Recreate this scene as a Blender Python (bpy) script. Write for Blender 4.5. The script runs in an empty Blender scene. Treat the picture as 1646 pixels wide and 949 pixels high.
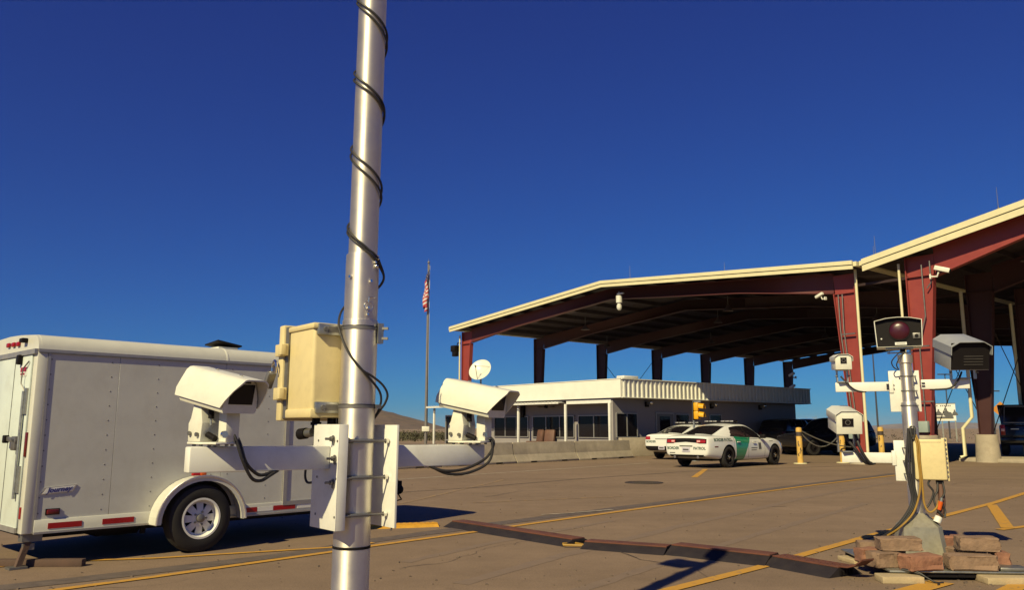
import bpy, bmesh, math, random
from mathutils import Vector, Matrix, Euler
from mathutils.bvhtree import BVHTree
R = math.radians
random.seed(7)
SC = bpy.context.scene
COL = SC.collection

# ------------------------------------------------------------------ camera
CAM_H = 1.35
PITCH = math.atan((689 - 474.5) / 1300.0)
cam = bpy.data.cameras.new('camera')
cam.sensor_fit = 'HORIZONTAL'; cam.sensor_width = 36.0
cam.lens = 36.0 * 1300.0 / 1646.0
cam.clip_start = 0.05; cam.clip_end = 30000
cam_o = bpy.data.objects.new('camera', cam); COL.objects.link(cam_o)
cam_o.location = (0, 0, CAM_H); cam_o.rotation_euler = (R(90) + PITCH, 0, 0)
SC.camera = cam_o

# ------------------------------------------------------------------ sky and sun
SUN_AZ = R(31.0)          # the shadows run this far to the right of straight ahead
SUN_EL = R(38.5)
w = bpy.data.worlds.new('World'); SC.world = w; w.use_nodes = True
nt = w.node_tree; nt.nodes.clear()
out = nt.nodes.new('ShaderNodeOutputWorld'); bg = nt.nodes.new('ShaderNodeBackground')
sky = nt.nodes.new('ShaderNodeTexSky'); sky.sky_type = 'NISHITA'; sky.sun_disc = False
sky.sun_elevation = SUN_EL; sky.sun_rotation = math.pi + SUN_AZ
sky.altitude = 1200; sky.air_density = 1.0; sky.dust_density = 0.0; sky.ozone_density = 5.0
# deep polarised blue of a dry high desert sky: each channel graded from the sky model
sep = nt.nodes.new('ShaderNodeSeparateColor'); com = nt.nodes.new('ShaderNodeCombineColor')
nt.links.new(sky.outputs[0], sep.inputs[0])
for i, (p_, c_) in enumerate(((0.60, 0.060), (1.12, 0.302), (0.82, 0.515))):
    m1 = nt.nodes.new('ShaderNodeMath'); m1.operation = 'MULTIPLY'; m1.inputs[1].default_value = 0.1
    m2 = nt.nodes.new('ShaderNodeMath'); m2.operation = 'POWER'; m2.inputs[1].default_value = p_
    m3 = nt.nodes.new('ShaderNodeMath'); m3.operation = 'MULTIPLY'; m3.inputs[1].default_value = c_ * 10
    nt.links.new(sep.outputs[i], m1.inputs[0]); nt.links.new(m1.outputs[0], m2.inputs[0]); nt.links.new(m2.outputs[0], m3.inputs[0]); nt.links.new(m3.outputs[0], com.inputs[i])
nt.links.new(com.outputs[0], bg.inputs[0]); nt.links.new(bg.outputs[0], out.inputs[0])
bg.inputs[1].default_value = 0.1
sun = bpy.data.lights.new('sun', 'SUN'); sun.energy = 5.0; sun.angle = R(0.53); sun.color = (1.0, 0.86, 0.48)
sun_o = bpy.data.objects.new('sun', sun); COL.objects.link(sun_o)
sd = Vector((math.sin(SUN_AZ) * math.cos(SUN_EL), math.cos(SUN_AZ) * math.cos(SUN_EL), -math.sin(SUN_EL)))
sun_o.rotation_euler = sd.to_track_quat('-Z', 'Y').to_euler()
SC.view_settings.view_transform = 'Standard'; SC.view_settings.look = 'None'
SC.view_settings.exposure = 0.12; SC.view_settings.gamma = 1.0; SC.view_settings.use_curve_mapping = False
SC.render.engine = 'CYCLES'
SC.cycles.max_bounces = 6; SC.cycles.diffuse_bounces = 1; SC.cycles.glossy_bounces = 3
SC.cycles.volume_bounces = 0

HAZE = 4.5e-5
# ------------------------------------------------------------------ helpers
F_PX = 1300.0
def _ray(px, py):
    x = (px - 823) / F_PX; y = (474.5 - py) / F_PX
    return Vector((x, math.cos(PITCH) - y * math.sin(PITCH), math.sin(PITCH) + y * math.cos(PITCH)))
def gp(px, py, z=0.0):
    """measured ground point -> metres"""
    r = _ray(px, py); t = (z - CAM_H) / r.z
    return Vector((r.x * t, r.y * t, z))
def rotz(a): return Matrix.Rotation(a, 4, 'Z')

class MB:
    def __init__(s): s.bm = bmesh.new(); s.mats = []
    def mi(s, m):
        if m not in s.mats: s.mats.append(m)
        return s.mats.index(m)
    def poly(s, pts, m):
        f = s.bm.faces.new([s.bm.verts.new(p) for p in pts]); f.material_index = s.mi(m); return f
    def mesh(s, verts, faces, m):
        vs = [s.bm.verts.new(v) for v in verts]; k = s.mi(m); out = []
        for f in faces:
            try:
                q = s.bm.faces.new([vs[i] for i in f]); q.material_index = k; out.append(q)
            except ValueError: pass
        return vs, out
    def box(s, c, sz, m, rot=None, bev=0.0, seg=2, taper=1.0):
        hx, hy, hz = sz[0] / 2, sz[1] / 2, sz[2] / 2
        pts = [Vector((x * hx * (taper if z > 0 else 1), y * hy * (taper if z > 0 else 1), z * hz)) for z in (-1, 1) for y in (-1, 1) for x in (-1, 1)]
        M = Matrix.Translation(Vector(c))
        if rot is not None: M = M @ (rot.to_4x4() if isinstance(rot, Matrix) else Euler(rot).to_matrix().to_4x4())
        vs, fs = s.mesh([M @ p for p in pts], [(0, 2, 3, 1), (4, 5, 7, 6), (0, 1, 5, 4), (2, 6, 7, 3), (0, 4, 6, 2), (1, 3, 7, 5)], m)
        if bev > 0:
            es = list({e for f in fs for e in f.edges})
            r = bmesh.ops.bevel(s.bm, geom=es, offset=bev, segments=seg, profile=0.5, affect='EDGES')
            for f in r['faces']: f.material_index = s.mi(m)
        return s
    def cyl(s, p0, p1, r0, m, r1=None, n=24, caps=True):
        p0 = Vector(p0); p1 = Vector(p1); r1 = r0 if r1 is None else r1
        ax = (p1 - p0).normalized(); a = ax.orthogonal().normalized(); b = ax.cross(a)
        vs = []
        for p, r in ((p0, r0), (p1, r1)):
            for i in range(n):
                t = 2 * math.pi * i / n; vs.append(p + (a * math.cos(t) + b * math.sin(t)) * r)
        fs = [(i, (i + 1) % n, n + (i + 1) % n, n + i) for i in range(n)]
        if caps: fs += [tuple(range(n - 1, -1, -1)), tuple(range(n, 2 * n))]
        s.mesh(vs, fs, m); return s
    def tube(s, pts, r, m, n=8, caps=True):
        pts = [Vector(p) for p in pts]; vs = []; fs = []
        t0 = (pts[1] - pts[0]).normalized(); a = t0.orthogonal().normalized()
        for i, p in enumerate(pts):
            t = (pts[min(i + 1, len(pts) - 1)] - pts[max(i - 1, 0)]).normalized()
            a = (a - t * a.dot(t)).normalized(); b = t.cross(a)
            rr = r[i] if isinstance(r, (list, tuple)) else r
            for k in range(n):
                q = 2 * math.pi * k / n; vs.append(p + (a * math.cos(q) + b * math.sin(q)) * rr)
        for i in range(len(pts) - 1):
            for k in range(n):
                fs.append((i * n + k, i * n + (k + 1) % n, (i + 1) * n + (k + 1) % n, (i + 1) * n + k))
        if caps: fs += [tuple(range(n - 1, -1, -1)), tuple(range((len(pts) - 1) * n, len(pts) * n))]
        s.mesh(vs, fs, m); return s
    def prism(s, poly, ext, m, bev=0.0):
        ext = Vector(ext); n = len(poly); p = [Vector(q) for q in poly]
        vs, fs = s.mesh(p + [q + ext for q in p], [tuple(range(n - 1, -1, -1)), tuple(range(n, 2 * n))] + [(i, (i + 1) % n, n + (i + 1) % n, n + i) for i in range(n)], m)
        if bev > 0:
            es = list({e for f in fs for e in f.edges})
            r = bmesh.ops.bevel(s.bm, geom=es, offset=bev, segments=2, profile=0.5, affect='EDGES')
            for f in r['faces']: f.material_index = s.mi(m)
        return s
    def lathe(s, prof, m, n=32, M=None, mats=None):
        """profile [(r,z)] about local z, M places it"""
        M = M or Matrix(); vs = []
        for r, z in prof:
            for i in range(n):
                t = 2 * math.pi * i / n; vs.append(M @ Vector((r * math.cos(t), r * math.sin(t), z)))
        for k in range(len(prof) - 1):
            pass
        fs = [(k * n + i, k * n + (i + 1) % n, (k + 1) * n + (i + 1) % n, (k + 1) * n + i) for k in range(len(prof) - 1) for i in range(n)]
        s.mesh(vs, fs, m); return s
    def sphere(s, c, r, m, sc=(1, 1, 1), n=12):
        M = Matrix.Translation(Vector(c)) @ Matrix.Diagonal((sc[0], sc[1], sc[2], 1))
        before = set(s.bm.faces)
        bmesh.ops.create_uvsphere(s.bm, u_segments=n * 2, v_segments=n, radius=r, matrix=M)
        k = s.mi(m)
        for f in s.bm.faces:
            if f not in before: f.material_index = k
        return s
    def build(s, name, parent=None, angle=40, weld=True, normals=True):
        if weld: bmesh.ops.remove_doubles(s.bm, verts=s.bm.verts, dist=1e-5)
        if normals: bmesh.ops.recalc_face_normals(s.bm, faces=s.bm.faces)
        me = bpy.data.meshes.new(name); s.bm.to_mesh(me); s.bm.free()
        for m in s.mats: me.materials.append(m)
        me.shade_smooth(); me.set_sharp_from_angle(angle=R(angle))
        o = bpy.data.objects.new(name, me); COL.objects.link(o)
        if parent is not None: o.parent = parent
        return o

def tag(o, label=None, cat=None, group=None, kind=None):
    if label: o['label'] = label
    if cat: o['category'] = cat
    if group: o['group'] = group
    if kind: o['kind'] = kind
    return o
def thing(name, label, cat, loc=(0, 0, 0), rz=0.0, group=None, rot=None):
    o = bpy.data.objects.new(name, None); COL.objects.link(o); o.empty_display_size = 0.2
    o.location = loc; o.rotation_euler = rot if rot else (0, 0, rz)
    return tag(o, label, cat, group)
def kids(o): return [c for c in COL.objects if c.parent == o]
def copy_tree(o, parent=None):
    c = o.copy(); COL.objects.link(c)
    if parent is not None: c.parent = parent
    for ch in kids(o): copy_tree(ch, c)
    return c
def text_mb(txt, size, m, M, depth=0.002, align='CENTER', sx=1.0, shear=0.0, heavy=0.0):
    """lettering as mesh faces, local xy plane of M"""
    cu = bpy.data.curves.new('lettering', 'FONT'); cu.body = txt; cu.size = size; cu.align_x = align; cu.align_y = 'CENTER'
    cu.extrude = depth; cu.shear = shear; cu.offset = heavy; cu.resolution_u = 3
    o = bpy.data.objects.new('lettering', cu); COL.objects.link(o)
    me = bpy.data.meshes.new_from_object(o)
    mb = MB(); k = mb.mi(m); bm2 = bmesh.new(); bm2.from_mesh(me)
    vm = {}
    for v in bm2.verts: vm[v] = mb.bm.verts.new(M @ Vector((v.co.x * sx, v.co.y, v.co.z)))
    for f in bm2.faces:
        try: mb.bm.faces.new([vm[v] for v in f.verts]).material_index = k
        except ValueError: pass
    bm2.free(); bpy.data.objects.remove(o); bpy.data.curves.remove(cu); bpy.data.meshes.remove(me)
    return mb

def part(name, root, fn):
    mb = MB(); fn(mb); return mb.build(name, root)

# ------------------------------------------------------------------ materials
def mat(name, col, rough=0.6, metal=0.0, var=0.12, scale=3.0, bump=0.0, bscale=60.0, dirt=0.0, dcol=(0.16, 0.11, 0.07), spec=0.5, coat=0.0, aniso=None):
    m = bpy.data.materials.new(name); m.use_nodes = True; t = m.node_tree; N = t.nodes; L = t.links
    b = N['Principled BSDF']; b.inputs['Roughness'].default_value = rough; b.inputs['Metallic'].default_value = metal
    b.inputs['Specular IOR Level'].default_value = spec; b.inputs['Coat Weight'].default_value = coat
    tc = N.new('ShaderNodeTexCoord')
    n1 = N.new('ShaderNodeTexNoise'); n1.inputs['Scale'].default_value = scale; n1.inputs['Detail'].default_value = 6; n1.inputs['Roughness'].default_value = 0.62
    L.new(tc.outputs['Object'], n1.inputs['Vector'])
    mr = N.new('ShaderNodeMapRange'); mr.inputs[1].default_value = 0.25; mr.inputs[2].default_value = 0.75
    mr.inputs[3].default_value = 1 - var; mr.inputs[4].default_value = 1 + var; L.new(n1.outputs[0], mr.inputs[0])
    mx = N.new('ShaderNodeVectorMath'); mx.operation = 'SCALE'; mx.inputs[0].default_value = col
    L.new(mr.outputs[0], mx.inputs['Scale']); last = mx.outputs[0]
    if dirt > 0:
        n2 = N.new('ShaderNodeTexNoise'); n2.inputs['Scale'].default_value = scale * 2.3; n2.inputs['Detail'].default_value = 8; n2.inputs['Roughness'].default_value = 0.7
        L.new(tc.outputs['Object'], n2.inputs['Vector'])
        r2 = N.new('ShaderNodeMapRange'); r2.inputs[1].default_value = 0.48; r2.inputs[2].default_value = 0.75; r2.inputs[3].default_value = 0; r2.inputs[4].default_value = dirt
        L.new(n2.outputs[0], r2.inputs[0])
        mm = N.new('ShaderNodeMix'); mm.data_type = 'RGBA'; L.new(r2.outputs[0], mm.inputs[0]); L.new(last, mm.inputs[6]); mm.inputs[7].default_value = (*dcol, 1)
        last = mm.outputs[2]
    L.new(last, b.inputs['Base Color'])
    rr = N.new('ShaderNodeMapRange'); rr.inputs[1].default_value = 0.3; rr.inputs[2].default_value = 0.7
    rr.inputs[3].default_value = max(0.02, rough * 0.85); rr.inputs[4].default_value = min(1, rough * 1.15); L.new(n1.outputs[0], rr.inputs[0]); L.new(rr.outputs[0], b.inputs['Roughness'])
    if bump > 0:
        n3 = N.new('ShaderNodeTexNoise'); n3.inputs['Scale'].default_value = bscale; n3.inputs['Detail'].default_value = 4; L.new(tc.outputs['Object'], n3.inputs['Vector'])
        bp = N.new('ShaderNodeBump'); bp.inputs['Strength'].default_value = bump; bp.inputs['Distance'].default_value = 0.01
        L.new(n3.outputs[0], bp.inputs['Height']); L.new(bp.outputs[0], b.inputs['Normal'])
    return m

M = {}
M['white'] = mat('white_paint', (0.78, 0.77, 0.72), 0.42, var=0.05, dirt=0.18)
M['cream'] = mat('cream_housing_paint', (0.74, 0.73, 0.64), 0.38, var=0.05, dirt=0.12, scale=9)
M['beige'] = mat('beige_fibreglass', (0.70, 0.58, 0.31), 0.5, var=0.05, dirt=0.15, scale=7)
M['beige_shade'] = M['beige']
M['trailer'] = mat('trailer_white_sheet', (0.56, 0.55, 0.50), 0.32, var=0.06, dirt=0.16, scale=1.6, bump=0.5, bscale=1.7)
M['trim'] = mat('trailer_white_trim', (0.62, 0.61, 0.54), 0.35, var=0.05, dirt=0.10, scale=3)
M['trailer_rear'] = mat('trailer_rear_door_sheet', (0.62, 0.68, 0.64), 0.35, var=0.06, dirt=0.2, scale=2)
M['alu'] = mat('aluminium', (0.88, 0.83, 0.75), 0.60, metal=0.92, var=0.06, dirt=0.1, scale=6)
def brushed(m, an, rot):
    t = m.node_tree; b = t.nodes['Principled BSDF']; tg = t.nodes.new('ShaderNodeTangent'); tg.direction_type = 'RADIAL'; tg.axis = 'Z'
    b.inputs['Anisotropic'].default_value = an; b.inputs['Anisotropic Rotation'].default_value = rot; t.links.new(tg.outputs[0], b.inputs['Tangent'])
brushed(M['alu'], 0.8, 0.25)
M['alu_trim'] = mat('aluminium_trim', (0.42, 0.40, 0.38), 0.45, metal=0.6, var=0.1, scale=8)
M['galv'] = mat('galvanised_steel', (0.42, 0.43, 0.40), 0.42, metal=0.85, var=0.18, scale=22, dirt=0.2)
M['cabinet'] = mat('weathered_zinc_sheet', (0.38, 0.35, 0.27), 0.40, metal=0.45, var=0.12, scale=10, dirt=0.3)
M['pole_grey'] = mat('flagpole_grey', (0.20, 0.185, 0.18), 0.5, metal=0.2, var=0.1)
M['steel'] = mat('dull_steel', (0.22, 0.21, 0.2), 0.5, metal=0.7, var=0.2, scale=12)
M['chrome'] = mat('bright_steel', (0.75, 0.74, 0.7), 0.2, metal=1.0, var=0.05)
M['black'] = mat('black_plastic', (0.012, 0.010, 0.011), 0.55, var=0.15, spec=0.12)
M['rubber'] = mat('rubber', (0.016, 0.014, 0.014), 0.8, var=0.25, scale=10, bump=0.2)
M['cable'] = mat('cable_rubber', (0.02, 0.018, 0.02), 0.55, var=0.2, scale=12)
M['cable_yellow'] = mat('cable_yellow', (0.30, 0.17, 0.025), 0.55, var=0.2, scale=12)
M['glass_dark'] = mat('dark_glass', (0.012, 0.010, 0.013), 0.06, var=0.05, spec=0.22)
M['lens_red'] = mat('dark_red_lens', (0.05, 0.006, 0.014), 0.3, var=0.1)
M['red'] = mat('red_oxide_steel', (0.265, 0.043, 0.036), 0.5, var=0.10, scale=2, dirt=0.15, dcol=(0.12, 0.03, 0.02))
M['red_in'] = mat('shaded_red_steel', (0.050, 0.014, 0.014), 0.6, var=0.12, scale=2)  # front-frame red darkened so the canopy's shade sits in the colour
M['red_mid'] = mat('half_shaded_red_steel', (0.12, 0.027, 0.025), 0.6, var=0.12, scale=2)  # same red with roof-edge shade put in, for the first canopy's front rafter
M['grey_hood'] = mat('grey_hood_paint', (0.34, 0.35, 0.37), 0.4, var=0.06, dirt=0.1, scale=8)
M['maroon'] = mat('dark_steel_and_shadow_line', (0.028, 0.011, 0.012), 0.7, var=0.2)  # dark rods and beams, and the painted shadow line along the fascia
M['deck'] = mat('roof_deck', (0.022, 0.011, 0.013), 0.8, var=0.2)
M['skylight'] = mat('skylight_panel', (0.075, 0.055, 0.058), 0.7, var=0.1)
M['fascia'] = mat('cream_roof_trim', (0.72, 0.66, 0.42), 0.45, var=0.06, dirt=0.1)
M['bwall'] = mat('building_wall', (0.29, 0.265, 0.27), 0.8, var=0.06, dirt=0.12, scale=1.0, bump=0.1)
M['bfascia'] = mat('building_fascia', (0.82, 0.80, 0.72), 0.5, var=0.04, dirt=0.06, scale=1.0)
M['concrete'] = mat('concrete', (0.40, 0.34, 0.26), 0.9, var=0.2, scale=2.0, bump=0.4, bscale=30, dirt=0.35, dcol=(0.2, 0.15, 0.11))
M['brick_red'] = mat('reddish_block', (0.27, 0.125, 0.08), 0.95, var=0.3, scale=9, bump=0.8, bscale=35, dirt=0.4, dcol=(0.24, 0.15, 0.09))
M['brick_tan'] = mat('tan_block', (0.24, 0.155, 0.105), 0.95, var=0.3, scale=9, bump=0.8, bscale=35, dirt=0.4, dcol=(0.2, 0.12, 0.08))
M['wood'] = mat('bare_timber', (0.46, 0.36, 0.22), 0.85, var=0.2, scale=5, bump=0.3, dirt=0.3)
M['wood_dark'] = mat('weathered_timber', (0.10, 0.06, 0.045), 0.9, var=0.3, scale=5, bump=0.3)
M['ramp_black'] = mat('ramp_rubber', (0.016, 0.011, 0.014), 0.8, var=0.3, scale=6, bump=0.3, dirt=0.3, dcol=(0.045, 0.03, 0.025))
M['ramp_red'] = mat('ramp_rust_red', (0.125, 0.042, 0.026), 0.8, var=0.3, scale=7, bump=0.4, bscale=90, dirt=0.5, dcol=(0.09, 0.05, 0.035))
M['ramp_yellow'] = mat('ramp_yellow', (0.62, 0.32, 0.03), 0.7, var=0.2, scale=7, bump=0.3, dirt=0.3, dcol=(0.25, 0.14, 0.05))
M['refl_red'] = mat('red_reflector', (0.34, 0.006, 0.008), 0.3, var=0.1)
M['refl_dark'] = mat('dark_red_reflector', (0.12, 0.008, 0.008), 0.3, var=0.1)
M['amber'] = mat('amber_lens', (0.60, 0.10, 0.01), 0.3, var=0.1)
M['yellow'] = mat('signal_yellow', (0.72, 0.36, 0.01), 0.4, var=0.06)
M['bollard'] = mat('bollard_yellow_worn', (0.62, 0.37, 0.07), 0.7, var=0.15, scale=6, dirt=0.7, dcol=(0.50, 0.40, 0.25))
M['bollard_scrape'] = mat('bollard_scrape', (0.06, 0.045, 0.04), 0.7, var=0.3, scale=14)
M['carwhite'] = mat('car_white', (0.74, 0.74, 0.70), 0.25, var=0.02, coat=0.6)
M['cardark'] = mat('car_black', (0.010, 0.009, 0.012), 0.25, var=0.1, coat=0.5)
M['tail'] = mat('tail_lamp', (0.36, 0.012, 0.014), 0.15, var=0.1, coat=0.5)
M['tail_bright'] = mat('lamp_clear', (0.8, 0.45, 0.42), 0.15, var=0.1, coat=0.5)
M['letter_green'] = mat('letter_dark_green', (0.02, 0.07, 0.055), 0.5, var=0.1)
M['letter_grey'] = mat('letter_grey', (0.10, 0.10, 0.10), 0.5, var=0.1)
M['navy'] = mat('badge_navy', (0.03, 0.03, 0.16), 0.4, var=0.1)
M['plate'] = mat('number_plate', (0.55, 0.52, 0.62), 0.4, var=0.1)
M['grey_box'] = mat('grey_green_box', (0.30, 0.36, 0.33), 0.5, var=0.08)
M['brown'] = mat('brown_vinyl', (0.13, 0.065, 0.045), 0.6, var=0.2)
M['green_st'] = mat('stripe_green', (0.012, 0.20, 0.105), 0.3, var=0.05, coat=0.5)
M['orange'] = mat('orange_sign', (0.55, 0.22, 0.03), 0.5, var=0.05)
M['iron'] = mat('cast_iron', (0.05, 0.037, 0.032), 0.7, var=0.3, scale=20)
M['tar'] = mat('tar_seal', (0.115, 0.088, 0.075), 0.8, var=0.3, scale=6, bump=0.3, dirt=0.3, dcol=(0.2, 0.14, 0.1))
M['crack'] = mat('crack_fill', (0.09, 0.065, 0.055), 0.9, var=0.3, scale=6)
M['pole_dark'] = mat('lamp_post_paint', (0.05, 0.05, 0.06), 0.6, var=0.1)
M['scrubm'] = mat('desert_scrub', (0.07, 0.065, 0.035), 0.95, var=0.5, scale=2)
M['hill'] = mat('hill_ground', (0.15, 0.10, 0.062), 0.95, var=0.4, scale=0.05, dirt=0.7, dcol=(0.07, 0.065, 0.035))
M['mount'] = mat('mountain_rock', (0.20, 0.16, 0.15), 0.95, var=0.25, scale=0.01)

def worn_paint(name, col, wear=0.5):
    m = bpy.data.materials.new(name); m.use_nodes = True; t = m.node_tree; N = t.nodes; L = t.links
    b = N['Principled BSDF']; b.inputs['Roughness'].default_value = 0.8
    tc = N.new('ShaderNodeTexCoord'); n = N.new('ShaderNodeTexNoise'); n.inputs['Scale'].default_value = 9; n.inputs['Detail'].default_value = 10; n.inputs['Roughness'].default_value = 0.75
    L.new(tc.outputs['Object'], n.inputs['Vector'])
    r = N.new('ShaderNodeMapRange'); r.inputs[1].default_value = 0.62 - wear * 0.3; r.inputs[2].default_value = 0.80 - wear * 0.3; L.new(n.outputs[0], r.inputs[0])
    mx = N.new('ShaderNodeMix'); mx.data_type = 'RGBA'; L.new(r.outputs[0], mx.inputs[0]); mx.inputs[6].default_value = (*col, 1); mx.inputs[7].default_value = (0.215, 0.152, 0.108, 1)
    L.new(mx.outputs[2], b.inputs['Base Color']); return m
M['line_y'] = worn_paint('yellow_road_paint', (0.52, 0.27, 0.035), 0.3)
M['line_faint'] = worn_paint('faded_yellow_paint', (0.42, 0.25, 0.07), 0.9)
M['line_w'] = worn_paint('white_road_paint', (0.46, 0.40, 0.32), 0.5)

def asphalt_mat():
    m = bpy.data.materials.new('asphalt'); m.use_nodes = True; t = m.node_tree; N = t.nodes; L = t.links
    b = N['Principled BSDF']; b.inputs['Roughness'].default_value = 0.92; b.inputs['Specular IOR Level'].default_value = 0.2
    tc = N.new('ShaderNodeTexCoord')
    def noise(scale, det=6, rough=0.6, vec=None):
        n = N.new('ShaderNodeTexNoise'); n.inputs['Scale'].default_value = scale; n.inputs['Detail'].default_value = det; n.inputs['Roughness'].default_value = rough
        L.new(vec or tc.outputs['Object'], n.inputs['Vector']); return n.outputs[0]
    def mapr(x, a, b_, c, d):
        n = N.new('ShaderNodeMapRange'); n.inputs[1].default_value = a; n.inputs[2].default_value = b_; n.inputs[3].default_value = c; n.inputs[4].default_value = d; L.new(x, n.inputs[0]); return n.outputs[0]
    def mul(x, y):
        n = N.new('ShaderNodeMath'); n.operation = 'MULTIPLY'; L.new(x, n.inputs[0]); L.new(y, n.inputs[1]); return n.outputs[0]
    big = mapr(noise(0.25, 5), 0.3, 0.7, 0.90, 1.08)
    # tyre-worn streaks along the lane direction
    mp = N.new('ShaderNodeMapping'); mp.inputs['Rotation'].default_value = (0, 0, R(-47)); mp.inputs['Scale'].default_value = (0.08, 1.1, 1)
    L.new(tc.outputs['Object'], mp.inputs['Vector'])
    st = mapr(noise(1.0, 4, 0.5, mp.outputs[0]), 0.3, 0.7, 0.92, 1.07)
    mid = mapr(noise(2.2, 9, 0.75), 0.3, 0.7, 0.88, 1.10)
    fine = mapr(noise(70, 3, 0.7), 0.3, 0.7, 0.80, 1.20)
    sp = N.new('ShaderNodeTexVoronoi'); sp.inputs['Scale'].default_value = 45; L.new(tc.outputs['Object'], sp.inputs['Vector'])
    spk = mapr(sp.outputs['Distance'], 0.0, 0.5, 0.88, 1.06)
    stain = mapr(noise(1.3, 4, 0.6), 0.64, 0.74, 1.0, 0.80)
    f = mul(mul(mul(mul(mul(big, st), mid), fine), spk), stain)
    sc = N.new('ShaderNodeVectorMath'); sc.operation = 'SCALE'; sc.inputs[0].default_value = (0.215, 0.152, 0.108); L.new(f, sc.inputs['Scale'])
    L.new(sc.outputs[0], b.inputs['Base Color'])
    bp = N.new('ShaderNodeBump'); bp.inputs['Strength'].default_value = 0.25; bp.inputs['Distance'].default_value = 0.01
    L.new(fine, bp.inputs['Height']); L.new(bp.outputs[0], b.inputs['Normal'])
    return m
M['asphalt'] = asphalt_mat()
M['grit'] = mat('grit', (0.15, 0.11, 0.085), 0.9, var=0.4, scale=3)
def faint_mark():
    m = bpy.data.materials.new('faint_tyre_mark'); m.use_nodes = True; t = m.node_tree; N = t.nodes; L = t.links; b = N['Principled BSDF']; b.inputs['Roughness'].default_value = 0.85
    tc = N.new('ShaderNodeTexCoord'); n = N.new('ShaderNodeTexNoise'); n.inputs['Scale'].default_value = 5; n.inputs['Detail'].default_value = 9; n.inputs['Roughness'].default_value = 0.8
    L.new(tc.outputs['Object'], n.inputs['Vector']); r = N.new('ShaderNodeMapRange'); r.inputs[1].default_value = 0.40; r.inputs[2].default_value = 0.72; L.new(n.outputs[0], r.inputs[0])
    mx = N.new('ShaderNodeMix'); mx.data_type = 'RGBA'; L.new(r.outputs[0], mx.inputs[0]); mx.inputs[6].default_value = (0.213, 0.150, 0.107, 1); mx.inputs[7].default_value = (0.165, 0.118, 0.087, 1)
    L.new(mx.outputs[2], b.inputs['Base Color']); return m
M['tyre_faint'] = faint_mark()
M['desert'] = mat('desert_soil', (0.27, 0.19, 0.12), 0.95, var=0.3, scale=0.08, dirt=0.5, dcol=(0.12, 0.10, 0.055))

def corrugated(name, col, axis='X', freq=20.0, rough=0.5):
    return mat(name, col, rough)

# ================================================================== SETTING
def sheet(name, pts, m, z, kind='structure', label=None):
    mb = MB(); mb.poly([(p[0], p[1], z) for p in pts], m)
    return tag(mb.build(name), kind=kind, label=label)
mb = MB(); mb.poly([(-9000, -3000, -0.03), (9000, -3000, -0.03), (9000, 14000, -0.03), (-9000, 14000, -0.03)], M['desert'])
tag(mb.build('ground'), kind='structure')
sheet('road', [(-45, -25), (95, -25), (95, 78), (-45, 78)], M['asphalt'], 0.0)

def hash2(x, y): 
    return (math.sin(x * 12.9898 + y * 78.233) * 43758.5453) % 1.0
from mathutils import noise as mnoise
def heightfield(name, x0, x1, y0, y1, nx, ny, fn, m):
    vs = []; fs = []
    for j in range(ny + 1):
        for i in range(nx + 1):
            x = x0 + (x1 - x0) * i / nx; y = y0 + (y1 - y0) * j / ny
            vs.append((x, y, fn(x, y)))
    for j in range(ny):
        for i in range(nx):
            a = j * (nx + 1) + i; fs.append((a, a + 1, a + nx + 2, a + nx + 1))
    mb = MB(); mb.mesh(vs, fs, m); return tag(mb.build(name, angle=180, weld=False), kind='structure')
def hill_h(x, y):
    t = max(0.0, (-x - 112) / 350.0)
    s = math.exp(-((y - 1500) / 260.0) ** 2)
    return -1 + (min(95 * t, 62 + 8 * math.sin(x * 0.012)) + 5 * mnoise.fractal((x * 0.01, y * 0.01, 0), 1.0, 2.0, 5) * min(1, t * 6 + 0.1)) * s
heightfield('hill', -1500, 0, 1000, 2000, 110, 60, hill_h, M['hill'])
def mount_h(x, y):
    e = max(0.0, min(1.0, (x - 900) / 900.0))
    s = math.exp(-((y - 6300) / 350.0) ** 2)
    return -4 + (34 + 14 * math.sin(x * 0.0016 + 1.0) + 34 * mnoise.fractal((x * 0.0012, y * 0.0012, 3), 1.0, 2.0, 6)) * s * e
heightfield('distant_mountains', 700, 6500, 5400, 7200, 160, 30, mount_h, M['mount'])

# desert scrub far beyond the pavement
mb = MB(); rnd = random.Random(3)
def bush(mb, x, y, r, m, n=26):
    for k in range(n):
        a = rnd.uniform(0, 6.283); q = rnd.random() ** 0.5 * r; h = rnd.uniform(0.1, 1.0) * r * 0.9 * (1 - 0.5 * (q / r) ** 2)
        c = Vector((x + q * math.cos(a), y + q * math.sin(a), h)); s = r * rnd.uniform(0.10, 0.22)
        d = [Vector((rnd.uniform(-1, 1), rnd.uniform(-1, 1), rnd.uniform(-1, 1))) * s for _ in range(3)]
        mb.poly([c + d[0], c + d[1], c + d[2]], m)
for i in range(900):
    y = 82 + 420 * rnd.random() ** 1.6; x = rnd.uniform(-0.75, 0.8) * y
    bush(mb, x, y, rnd.uniform(0.35, 1.0) * (1.35 if x < 0 else 1.0), M['scrubm'], 16)
for i in range(150):
    y = rnd.uniform(84, 130); x = rnd.uniform(-0.16, -0.08) * y
    bush(mb, x, y, rnd.uniform(0.5, 1.3), M['scrubm'], 30)
tag(mb.build('scrub', weld=False, normals=False), label='dusty green desert scrub growing beyond the pavement', kind='stuff')

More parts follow.
